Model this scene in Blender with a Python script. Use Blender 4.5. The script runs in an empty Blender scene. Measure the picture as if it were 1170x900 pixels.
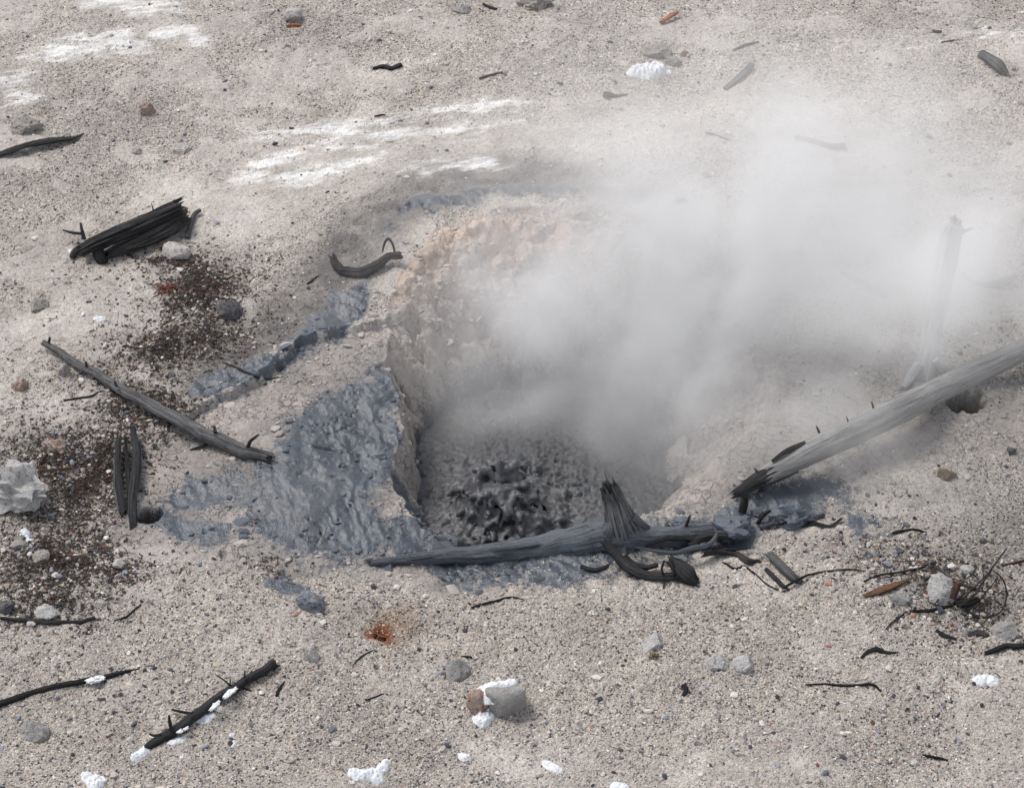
import bpy, math, random
import numpy as np
from mathutils import Vector
random.seed(7)
RNG = np.random.default_rng(7)
S = bpy.context.scene
COL = S.collection

# ------------------------------------------------------------------ noise
def _h(ix, iy, iz=0, seed=0):
    a = (ix.astype(np.int64) * 374761393 + iy.astype(np.int64) * 668265263
         + np.asarray(iz).astype(np.int64) * 2147483647 + seed * 974634777) & 0xFFFFFFFF
    a = ((a ^ (a >> 13)) * 1274126177) & 0xFFFFFFFF
    a = ((a ^ (a >> 16)) * 2246822519) & 0xFFFFFFFF
    return ((a ^ (a >> 15)) & 0xFFFFFF) / float(0xFFFFFF)

def vn2(x, y, seed=0):
    ix, iy = np.floor(x), np.floor(y)
    fx, fy = x - ix, y - iy
    fx = fx * fx * fx * (fx * (fx * 6 - 15) + 10); fy = fy * fy * fy * (fy * (fy * 6 - 15) + 10)
    a = _h(ix, iy, 0, seed); b = _h(ix + 1, iy, 0, seed)
    c = _h(ix, iy + 1, 0, seed); d = _h(ix + 1, iy + 1, 0, seed)
    return ((a + (b - a) * fx) * (1 - fy) + (c + (d - c) * fx) * fy) * 2 - 1

def fbm2(x, y, o=4, seed=0):
    s = 0; a = .5; t = 0
    for k in range(o):
        s = s + a * vn2(x * 2 ** k + 13.7 * k, y * 2 ** k - 7.3 * k, seed + k); t += a; a *= .5
    return s / t

def vn3(p, seed=0):
    i = np.floor(p); f = p - i; f = f * f * (3 - 2 * f)
    r = 0
    for dx in (0, 1):
        for dy in (0, 1):
            for dz in (0, 1):
                w = ((f[..., 0] if dx else 1 - f[..., 0]) * (f[..., 1] if dy else 1 - f[..., 1])
                     * (f[..., 2] if dz else 1 - f[..., 2]))
                r = r + w * _h(i[..., 0] + dx, i[..., 1] + dy, i[..., 2] + dz, seed)
    return r * 2 - 1

def fbm3(p, o=4, seed=0):
    s = 0; a = .5; t = 0
    for k in range(o):
        s = s + a * vn3(p * 2 ** k + 5.1 * k, seed + k); t += a; a *= .5
    return s / t

def voro2(x, y, seed=0, jit=.9):
    ix, iy = np.floor(x), np.floor(y)
    f1 = np.full(x.shape, 9.); f2 = np.full(x.shape, 9.); cid = np.zeros(x.shape)
    for dx in (-1, 0, 1):
        for dy in (-1, 0, 1):
            cx, cy = ix + dx, iy + dy
            px = cx + .5 + (_h(cx, cy, 0, seed) - .5) * jit
            py = cy + .5 + (_h(cx, cy, 0, seed + 1) - .5) * jit
            d = np.hypot(px - x, py - y)
            near = d < f1
            f2 = np.where(near, f1, np.minimum(f2, d))
            cid = np.where(near, _h(cx, cy, 0, seed + 2), cid)
            f1 = np.where(near, d, f1)
    return f1, f2, cid

def sst(a, b, x):
    t = np.clip((x - a) / (b - a), 0, 1)
    return t * t * (3 - 2 * t)

def mix(a, b, t):
    return a + (b - a) * t

# ------------------------------------------------------------------ camera geometry (survey of the site)
PITCH = math.radians(35.0)
FPX = 2262.0
CAM = np.array([0.0, -9.26, 6.48])
FW = np.array([0, math.cos(PITCH), -math.sin(PITCH)])
UP = np.array([0, math.sin(PITCH), math.cos(PITCH)])

def ray(px, py):
    return FW + np.array([1., 0, 0]) * ((px - 585) / FPX) + UP * ((450 - py) / FPX)

def on_z(px, py, z):
    d = ray(px, py); return CAM + d * ((z - CAM[2]) / d[2])

def on_y(px, py, y):
    d = ray(px, py); return CAM + d * ((y - CAM[1]) / d[1])

def hill(x, y):
    return .10 * (y + 1.0)

# crater: rim and floor outlines with heights
POOL_Z = -.36
CX, CY = 0.10, -0.10
_rim = [(515, 622, -.13), (600, 615, -.13), (680, 606, -.10), (745, 590, -.06), (800, 560, -.02), (850, 500, .08),
        (890, 400, .18), (860, 300, .27), (765, 250, .31), (660, 234, .31), (560, 240, .29), (490, 272, .26),
        (452, 330, .21), (440, 395, .13), (457, 450, .06), (462, 500, .02), (443, 550, -.01), (466, 592, -.06)]
_inn = [(515, 603), (482, 550), (487, 500), (525, 470), (620, 462), (700, 480), (735, 525), (738, 578), (700, 612), (610, 624)]

def _polar(pts):
    a = np.array([math.atan2(p[1] - CY, p[0] - CX) for p in pts])
    r = np.array([math.hypot(p[0] - CX, p[1] - CY) for p in pts])
    o = np.argsort(a)
    return a[o], r[o], o
_rw = [on_z(a, b, z) for a, b, z in _rim]
RA, RR, _o = _polar(_rw)
RZ = np.array([z for _, _, z in _rim])[_o]
_iw = [on_z(a, b, POOL_Z) for a, b in _inn]
IA, IR, _ = _polar(_iw)

def interp_ang(t, a, v):
    A = np.concatenate([a - 2 * math.pi, a, a + 2 * math.pi]); V = np.concatenate([v, v, v])
    # light smoothing by averaging neighbouring angles
    return (np.interp(t, A, V) * 2 + np.interp(t - .06, A, V) + np.interp(t + .06, A, V)) / 4

def crater(x, y):
    """returns macro height, wall fraction (0 floor .. 1 rim .. >1 outside distance)"""
    r = np.hypot(x - CX, y - CY); t = np.arctan2(y - CY, x - CX)
    wob = 1 + .05 * fbm2(x * 5, y * 5, 3, 91) + .03 * fbm2(x * 14, y * 14, 2, 92)
    rr = r * wob
    ri = interp_ang(t, IA, IR); ro = interp_ang(t, RA, RR); zr = interp_ang(t, RA, RZ)
    ro = np.maximum(ro, ri + .05)
    ex, ey = CX + np.cos(t) * ro, CY + np.sin(t) * ro
    u = np.clip((rr - ri) / (ro - ri), 0, 1)
    fl = POOL_Z - .12
    prof = mix(u, 1 - (1 - u) ** 1.7, .7 * sst(-.5, .3, y))
    zin = fl + (zr - fl) * prof
    out = np.maximum(rr - ro, 0)
    zout = hill(x, y) + (zr - hill(ex, ey)) * np.exp(-(out / .75) ** 1.3)
    z = np.where(rr < ro, zin, zout)
    z = z + .045 * fbm2(x * .9, y * .9, 3, 5) * sst(.05, .8, out)
    return z, u, out

def at_g(px, py, f, lift=0.):
    d = ray(px, py)
    t = np.linspace(6.5, 24, 420)
    for k in range(3):
        P = CAM[:, None] + d[:, None] * t
        g = P[2] - f(P[0], P[1]) - lift
        i = int(np.argmax(g < 0))
        if i == 0: i = 1
        t0, t1 = t[i - 1], t[i]
        t = np.linspace(t0, t1, 24)
    tt = (t0 + t1) / 2
    return CAM + d * tt

def at_m(px, py):
    return at_g(px, py, lambda x, y: crater(x, y)[0])

def pxm(p):
    """metres per photo pixel at a point"""
    return float(np.dot(np.asarray(p) - CAM, FW)) / FPX

# ------------------------------------------------------------------ ground regions (in world xy)
def W(pts):
    o = []
    for p in pts:
        q = at_m(p[0], p[1]); o.append((q[0], q[1], (p[2] if len(p) > 2 else 0) * pxm(q)))
    return o

def stroke(x, y, P):
    d = np.full(x.shape, 99.)
    if len(P) == 1: P = [P[0], (P[0][0] + 1e-4, P[0][1], P[0][2])]
    for a, b in zip(P[:-1], P[1:]):
        vx, vy = b[0] - a[0], b[1] - a[1]
        t = np.clip(((x - a[0]) * vx + (y - a[1]) * vy) / (vx * vx + vy * vy + 1e-9), 0, 1)
        d = np.minimum(d, np.hypot(x - a[0] - vx * t, y - a[1] - vy * t) - (a[2] + (b[2] - a[2]) * t))
    return d

def poly(x, y, P):
    d = np.full(x.shape, 99.); ins = np.zeros(x.shape, bool)
    n = len(P)
    for i in range(n):
        a, b = P[i], P[(i + 1) % n]
        vx, vy = b[0] - a[0], b[1] - a[1]
        t = np.clip(((x - a[0]) * vx + (y - a[1]) * vy) / (vx * vx + vy * vy + 1e-9), 0, 1)
        d = np.minimum(d, np.hypot(x - a[0] - vx * t, y - a[1] - vy * t))
        c = ((a[1] > y) != (b[1] > y)) & (x < (b[0] - a[0]) * (y - a[1]) / (b[1] - a[1] + 1e-12) + a[0])
        ins ^= c
    return np.where(ins, -d, d)

MUD_A = W([(452, 428), (405, 430), (352, 455), (318, 492), (300, 526), (276, 548), (262, 575), (280, 602), (330, 628), (420, 642), (480, 652),
           (560, 655), (640, 656), (700, 648), (760, 640), (800, 606), (745, 590), (690, 612), (600, 622), (517, 624), (500, 612), (462, 588), (440, 560), (462, 500), (464, 465)])
MUD_B = W([(795, 612), (838, 566), (866, 548), (905, 540), (945, 540), (960, 560), (1000, 556), (945, 585), (905, 600), (870, 606), (850, 622), (815, 625)])
MUD_SPOTS = [W([(1000, 598, 12), (985, 600, 8)]), W([(392, 352, 9), (376, 366, 10)]), W([(410, 330, 6)]), W([(448, 264, 6), (464, 258, 4)]),
             W([(440, 262, 7), (475, 234, 9), (510, 228, 7), (550, 218, 8), (612, 216, 9), (660, 220, 6)]), W([(340, 392, 8), (372, 362, 9), (400, 332, 7)]),
             W([(235, 440, 14), (275, 432, 16), (312, 412, 14), (335, 400, 8)]), W([(385, 372, 8), (430, 300, 5)]), W([(178, 588, 16), (205, 606, 14), (245, 608, 12)]), W([(215, 575, 10), (250, 560, 12)]),
             W([(150, 560, 6), (160, 585, 10)]), W([(225, 560, 20), (265, 545, 18)]), W([(345, 690, 8), (320, 668, 8)]), W([(560, 664, 6), (640, 668, 5)])]
DARKSAND = W([(225, 440, 18), (310, 385, 24), (372, 320, 32), (420, 262, 32), (490, 212, 30), (570, 198, 28), (650, 204, 24), (740, 226, 14)])
BROWNGRAV = [W([(40, 500, 60), (90, 560, 70), (60, 650, 70), (120, 640, 40)]), W([(170, 400, 40), (250, 390, 40), (230, 320, 40)]), W([(130, 470, 40), (190, 500, 20)]), W([(1000, 640, 30), (1130, 690, 50)])]
DAMPBITS = W([(1000, 588, 34), (950, 620, 34), (1020, 630, 26)])
DRY = W([(140, 640), (120, 600), (165, 560), (170, 520), (235, 462), (305, 425), (345, 388), (400, 376), (440, 372), (470, 430), (470, 600), (520, 640), (560, 668), (420, 655), (250, 640)])
DRY_R = W([(740, 560), (770, 520), (860, 430), (960, 380), (1040, 400), (1100, 440), (1170, 440), (1170, 520), (1020, 530), (960, 545), (900, 535), (850, 560), (800, 612)])
CRUST = W([(232, 462), (262, 446), (302, 424), (318, 404), (345, 388), (390, 375), (440, 368), (452, 360)])
ORANGE = W([(405, 355, 14), (440, 335, 24), (470, 300, 28), (510, 270, 32), (560, 266, 34), (630, 270, 26)])
WHITE = [W([(275, 200, 6), (330, 178, 8), (400, 158, 8), (470, 148, 5)]), W([(380, 148, 3), (460, 132, 5), (530, 124, 4), (598, 118, 1)]),
         W([(410, 166, 3), (500, 150, 5), (560, 145, 6), (588, 142, 2)]), W([(290, 158, 2), (370, 145, 4), (420, 140, 3)]), W([(470, 190, 2), (560, 186, 4)]),
         W([(40, 62, 3), (90, 50, 18), (135, 45, 16), (160, 55, 6)]), W([(175, 40, 4), (215, 38, 12), (225, 48, 8)]), W([(100, 6, 6), (170, 10, 12), (200, 8, 6)]), W([(10, 90, 6), (28, 88, 6)]),
         W([(20, 108, 6), (35, 112, 4)]), W([(430, 178, 5), (330, 205, 6)]), W([(1000, 60, 14), (1110, 30, 26), (1165, 40, 30)])]
PALE = [W([(0, 385, 14), (40, 370, 18), (90, 365, 22)]), W([(5, 452, 26), (50, 465, 22), (75, 455, 10)]), W([(300, 80, 22), (340, 78, 10)]), W([(640, 160, 30), (740, 150, 40)]),
        W([(950, 510, 16), (1010, 500, 20), (1060, 495, 14)]), W([(480, 72, 18), (430, 78, 22)]), W([(200, 215, 30), (270, 250, 40)]), W([(110, 615, 10), (135, 630, 14)]),
        W([(570, 865, 18), (620, 880, 20)]), W([(930, 880, 14), (820, 880, 18)]), W([(40, 465, 20)]), W([(800, 640, 16), (830, 630, 10)]), W([(930, 535, 18), (950, 520, 20)])]
LITTER = [W([(40, 640, 20), (90, 640, 26), (150, 652, 12)]), W([(60, 520, 24), (95, 560, 34), (120, 520, 22)]), W([(150, 296, 16), (200, 300, 22), (235, 330, 30), (215, 350, 26)]),
          W([(20, 700, 14), (70, 690, 14)]), W([(330, 640, 8), (300, 640, 6)]), W([(250, 380, 22), (180, 400, 24)]), W([(150, 460, 24), (200, 470, 16)]), W([(1050, 650, 20), (1120, 690, 22)]), W([(880, 640, 10), (960, 620, 18)])]
GREYGRAV = [W([(60, 200, 60), (150, 130, 60)]), W([(300, 30, 40), (400, 40, 40)]), W([(1100, 20, 50)]), W([(30, 130, 50)]), W([(1130, 640, 40), (1000, 640, 20)])]
SMOOTH = [W([(290, 240, 45), (400, 185, 45), (560, 165, 40), (760, 140, 50)]), W([(20, 380, 30), (120, 355, 35), (210, 225, 40)]), W([(700, 640, 14), (620, 668, 10), (820, 645, 20), (850, 630, 14)]), W([(880, 120, 60), (1000, 200, 70)]), W([(600, 880, 30), (700, 890, 20)]), W([(930, 880, 24), (800, 885, 28)]), W([(1000, 510, 30), (1060, 560, 30)])]
RUST = W([(433, 725, 4), (438, 722, 4)])
RUST_HALO = W([(440, 724, 10), (458, 706, 12)])
PITS = [(W([(1098, 452, 24)])[0], .30), (W([(170, 588, 13)])[0], .14), (W([(435, 727, 6)])[0], .05), (W([(870, 556, 8)])[0], .05), (W([(1185, 470, 14)])[0], .1), (W([(770, 600, 8)])[0], .05), (W([(255, 632, 5)])[0], .03)]

def near(P, x, y, pad):
    return None

def regions(x, y):
    """material amounts at every point: dict of masks"""
    m = {}
    n1 = fbm2(x * 3.1, y * 3.1, 5, 21); n2 = fbm2(x * 9, y * 9, 4, 22); n3 = fbm2(x * 26, y * 26, 3, 23)
    m['n1'], m['n2'], m['n3'] = n1, n2, n3
    wl = .035 * n1 + .035 * n2 + .02 * n3
    z, u, out = crater(x, y)
    m['u'], m['out'], m['z'] = u, out, z
    dA = poly(x, y, MUD_A); dB = poly(x, y, MUD_B)
    mudB = sst(.14, -.14, dB + wl * 2.6)
    mud = np.maximum(sst(.17, -.15, dA + wl * 3.6 + .05 * fbm2(x * 1.7, y * 1.7, 3, 29)), mudB)
    for P in MUD_SPOTS:
        mud = np.maximum(mud, .95 * sst(.07, -.05, stroke(x, y, P) + wl * 2.4))
    m['dA'] = dA
    dry = np.maximum(sst(.06, -.04, poly(x, y, DRY) + wl * 2), .85 * sst(.08, -.08, poly(x, y, DRY_R) + wl * 3))
    wall = sst(1.0, .97, u)
    dry = np.maximum(dry, wall)
    m['wall'] = wall
    mudwall = wall * sst(.40, .04, u + .16 * n2)      # splashed foot of the wall
    front = wall * sst(-.5, -.85, y + .15 * n2) * sst(.75, .45, x)
    m['mud'] = np.clip(np.maximum(np.maximum(np.maximum(mud * (1 - wall), mudB), mudwall), front), 0, 1)
    m['dry'] = np.clip(dry, 0, 1)
    m['dark'] = sst(.22, -.10, stroke(x, y, DARKSAND) + wl * 1.2) * (1 - wall)
    m['orange'] = np.clip(sst(.10, -.10, stroke(x, y, ORANGE) + wl * 2.5) * (.75 + .5 * n2), 0, 1)
    # mineral crust lies in streaks along the hillside
    st = fbm2(x * 3 - y * 1.0, y * 22, 4, 31) + .5 * n3
    w = np.zeros(x.shape)
    for i, P in enumerate(WHITE):
        e = sst(.24, -.12, stroke(x, y, P) + wl * 1.4)
        w = np.maximum(w, e * (.8 + .4 * st).clip(0, 1.1) * (1.0 if i not in (11,) else .5))
    m['white'] = w
    p = np.zeros(x.shape)
    for P in PALE:
        p = np.maximum(p, sst(.16, -.14, stroke(x, y, P) + wl * 2.5))
    m['pale'] = p
    l = np.zeros(x.shape)
    for P in LITTER:
        l = np.maximum(l, sst(.16, -.16, stroke(x, y, P) + wl * 2.2))
    m['litter'] = l
    g = np.zeros(x.shape)
    for P in GREYGRAV:
        g = np.maximum(g, sst(.3, -.3, stroke(x, y, P) + wl * 3))
    m['grey'] = g
    g = np.zeros(x.shape)
    for P in BROWNGRAV:
        g = np.maximum(g, sst(.25, -.25, stroke(x, y, P) + wl * 3.5))
    m['brown'] = g
    m['bits'] = sst(.2, -.2, stroke(x, y, DAMPBITS) + wl * 3)
    sm = np.zeros(x.shape)
    for P in SMOOTH:
        sm = np.maximum(sm, sst(.3, -.2, stroke(x, y, P) + wl * 3.5))
    m['silt'] = np.where(y < -1.2, .6, 1.) * np.clip(np.maximum(sm * .85, .8 * sst(.12, .30, n1 + .35 * n2 + .2 * fbm2(x * .8, y * .8, 2, 97))), 0, 1)
    m['halo'] = sst(.12, -.08, stroke(x, y, RUST_HALO) + wl * 2)
    m['rust'] = sst(.05, -.03, stroke(x, y, RUST) + wl * 1.5)
    dc = stroke(x, y, CRUST)
    m['dc'] = dc
    return m

def relief(x, y, m=None, fine=True):
    if m is None: m = regions(x, y)
    z = m['z'].copy()
    n1, n2, n3 = m['n1'], m['n2'], m['n3']
    wall, mud, dry = m['wall'], m['mud'], m['dry']
    # ledge: apron sits a few cm below the sand, with a broken crust edge along it
    led = sst(.014, -.014, poly(x, y, DRY) + (.06 * n1 + .05 * n2 + .012 * n3)) * np.exp(-(m['dc'] / .32) ** 2) * (1 - wall)
    z -= .045 * led
    lip = np.exp(-((m['dc'] + .04 * n2) / .03) ** 2) * (1 - led) * (1 - wall)
    z += .014 * lip
    # cracked dried mud plates
    cw = np.clip(dry - mud * .85, 0, 1)
    wx, wy = x + .03 * n2 + .012 * n3, y + .03 * fbm2(x * 9, y * 9, 3, 55)
    f1, f2, cid = voro2(wx * 11, wy * 11, 41)
    cr = sst(.0, .10, f2 - f1)
    patch = sst(-.15, .35, fbm2(x * 2.7, y * 2.7, 3, 61))
    k = cw * (.25 + .75 * patch) * (1 - .55 * wall)
    z += k * (.012 * (cr - 1) + .010 * (cid - .5) + .006 * np.minimum(f1, .5))
    # crater wall: lumpy, broken clods and drainage grooves
    f1, f2, cid = voro2((x + .06 * n2) * 5.2, (y + .06 * n1) * 5.2, 43)
    g1, g2, gid = voro2((x + .02 * n3) * 15, (y + .02 * n2) * 15, 45)
    lump = .10 * (.55 - f1) + .075 * (cid - .5) + .02 * (.5 - g1) + .012 * (gid - .5) + .03 * n2 + .014 * n3
    wallm = wall * sst(0, .25, m['u']) * sst(1.0, .85, m['u'] - .0)
    z += lump * np.maximum(wallm, .35 * sst(.25, .0, m['out']) * dry) * sst(-.5, -.2, y)
    # mud flows: soft folds and small tears
    qx, qy = x + .12 * n1 + .03 * n2, y + .10 * fbm2(x * 2.4, y * 2.4, 3, 79)
    fold = fbm2(qx * 9 + qy * 3, qy * 3.2 - qx * 1.2, 4, 71)
    rid = 1 - np.abs(fold) * 2.4
    lipm = np.exp(-np.maximum(m['out'], 0) / .22)
    z += mud * (1 - wall) * (.009 + .013 * lipm) * rid + mud * (1 - wall) * (.026 * n1 + .008 * n2 + .002 * n3)
    tr = np.abs(fbm2(qx * 5 + 3, qy * 9, 3, 77)); tear = sst(.05, .0, tr) * sst(.1, .3, fbm2(x * 4, y * 4, 2, 78))
    z -= mud * (1 - wall) * .030 * tear
    # sand and gravel
    gr = (1 - dry) * (1 - mud)
    z += gr * (.016 * n1 + .012 * n2 * (1 - .5 * m['silt']) + .006 * n3 * (1 - .6 * m['silt']) + .004 * (1 - m['silt']) * fbm2(x * 60, y * 60, 2, 24))
    z += m['litter'] * .010 * n3 + m['brown'] * .012 * n2
    z += m['white'] * .004
    for (px, py, r), dp in PITS:
        d = np.hypot(x - px, y - py) + .06 * r / .1 * n3 * .5 + .03 * n2
        z -= dp * sst(r * 1.15, r * .55, d)
    return z

_FARM = None
def ground(x, y):
    x = np.asarray(x, float); y = np.asarray(y, float)
    return relief(x, y)

def at(px, py, lift=0.):
    return at_g(px, py, ground, lift)

def gz(x, y):
    return float(ground(np.array([x]), np.array([y]))[0])

# ------------------------------------------------------------------ mesh helpers
def mesh_np(name, V, F, smooth=True):
    V = np.ascontiguousarray(V, dtype=np.float32)
    me = bpy.data.meshes.new(name)
    me.vertices.add(len(V)); me.vertices.foreach_set('co', V.ravel())
    if isinstance(F, np.ndarray):
        k = F.shape[1]; n = len(F)
        me.loops.add(n * k); me.loops.foreach_set('vertex_index', np.ascontiguousarray(F, dtype=np.int32).ravel())
        me.polygons.add(n); me.polygons.foreach_set('loop_start', np.arange(0, n * k, k, dtype=np.int32))
    else:
        idx = [i for f in F for i in f]; st = np.cumsum([0] + [len(f) for f in F[:-1]])
        me.loops.add(len(idx)); me.loops.foreach_set('vertex_index', np.array(idx, dtype=np.int32))
        me.polygons.add(len(F)); me.polygons.foreach_set('loop_start', np.array(st, dtype=np.int32))
    me.update(calc_edges=True)
    me.polygons.foreach_set('use_smooth', np.full(len(me.polygons), smooth))
    return me

def attr_color(me, name, C):
    a = me.attributes.new(name, 'FLOAT_COLOR', 'POINT')
    C4 = np.ones((len(C), 4), np.float32); C4[:, :C.shape[1]] = C
    a.data.foreach_set('color', C4.ravel())

def attr_vec(me, name, C):
    a = me.attributes.new(name, 'FLOAT_VECTOR', 'POINT')
    a.data.foreach_set('vector', np.ascontiguousarray(C, dtype=np.float32).ravel())

def link(name, me, mat, parent=None, origin=None):
    """one mesh object; vertices are given in world space, the origin goes to the thing's base"""
    o = bpy.data.objects.new(name, me)
    me.materials.append(mat)
    if parent is not None:
        org = np.array(parent['_o'][:])
        o.parent = parent
    else:
        if origin is None:
            co = np.empty(len(me.vertices) * 3, np.float32); me.vertices.foreach_get('co', co); co = co.reshape(-1, 3)
            origin = np.array([co[:, 0].mean(), co[:, 1].mean(), co[:, 2].min()])
        org = np.array(origin, float)
        o.location = org
    co = np.empty(len(me.vertices) * 3, np.float32); me.vertices.foreach_get('co', co)
    co = (co.reshape(-1, 3) - org).astype(np.float32); me.vertices.foreach_set('co', co.ravel())
    me.update()
    o['_o'] = [float(v) for v in org]
    COL.objects.link(o)
    return o

def root(name, p):
    o = bpy.data.objects.new(name, None); o.empty_display_size = .1
    o.location = p; o['_o'] = [float(v) for v in p]
    COL.objects.link(o); return o

def tag(o, label, cat, group=None, kind=None):
    o['label'] = label; o['category'] = cat
    if group: o['group'] = group
    if kind: o['kind'] = kind
    return o

# ------------------------------------------------------------------ materials
def newmat(name):
    m = bpy.data.materials.new(name); m.use_nodes = True
    nt = m.node_tree; nt.nodes.clear()
    out = nt.nodes.new('ShaderNodeOutputMaterial')
    b = nt.nodes.new('ShaderNodeBsdfPrincipled'); nt.links.new(b.outputs[0], out.inputs[0])
    return m, nt, b

class N:
    def __init__(s, nt): s.nt = nt
    def n(s, t, **k):
        a = s.nt.nodes.new(t)
        for q, v in k.items(): setattr(a, q, v)
        return a
    def set(s, inp, v):
        if isinstance(v, bpy.types.NodeSocket): s.nt.links.new(v, inp)
        elif v is not None: inp.default_value = v
    def math(s, op, a, b=None, c=None, clamp=False):
        m = s.n('ShaderNodeMath', operation=op); m.use_clamp = clamp
        s.set(m.inputs[0], a); s.set(m.inputs[1], b)
        if c is not None: s.set(m.inputs[2], c)
        return m.outputs[0]
    def noise(s, vec, scale, detail=3, rough=.5, dist=0., out=0):
        m = s.n('ShaderNodeTexNoise'); s.set(m.inputs['Vector'], vec); m.inputs['Scale'].default_value = scale
        m.inputs['Detail'].default_value = detail; m.inputs['Roughness'].default_value = rough; m.inputs['Distortion'].default_value = dist
        return m.outputs[out]
    def voro(s, vec, scale, feat='F1'):
        m = s.n('ShaderNodeTexVoronoi', feature=feat); s.set(m.inputs['Vector'], vec); m.inputs['Scale'].default_value = scale
        return m
    def rng(s, v, a, b, c=0., d=1.):
        m = s.n('ShaderNodeMapRange'); m.interpolation_type = 'SMOOTHSTEP'
        s.set(m.inputs[0], v)
        for i, q in enumerate((a, b, c, d)): m.inputs[i + 1].default_value = q
        return m.outputs[0]
    def ramp(s, v, stops, interp='LINEAR'):
        r = s.n('ShaderNodeValToRGB'); s.set(r.inputs[0], v); cr = r.color_ramp; cr.interpolation = interp
        while len(cr.elements) < len(stops): cr.elements.new(.5)
        for e, (p, c) in zip(cr.elements, stops):
            e.position = p; e.color = (*c, 1) if len(c) == 3 else c
        return r.outputs[0]
    def mixc(s, f, a, b, op='MIX'):
        m = s.n('ShaderNodeMix', data_type='RGBA', blend_type=op); s.set(m.inputs[0], f)
        A, B = m.inputs[6], m.inputs[7]
        for i, v in ((A, a), (B, b)):
            if isinstance(v, tuple): i.default_value = (*v, 1)
            else: s.set(i, v)
        return m.outputs[2]
    def bump(s, h, strength, dist, nrm=None):
        b = s.n('ShaderNodeBump'); s.set(b.inputs['Height'], h); s.set(b.inputs['Strength'], strength); b.inputs['Distance'].default_value = dist
        if nrm is not None: s.set(b.inputs['Normal'], nrm)
        return b.outputs[0]
    def attr(s, name, out='Color'):
        a = s.n('ShaderNodeAttribute'); a.attribute_name = name; return a.outputs[out]
    def pos(s):
        return s.n('ShaderNodeNewGeometry').outputs['Position']

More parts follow.
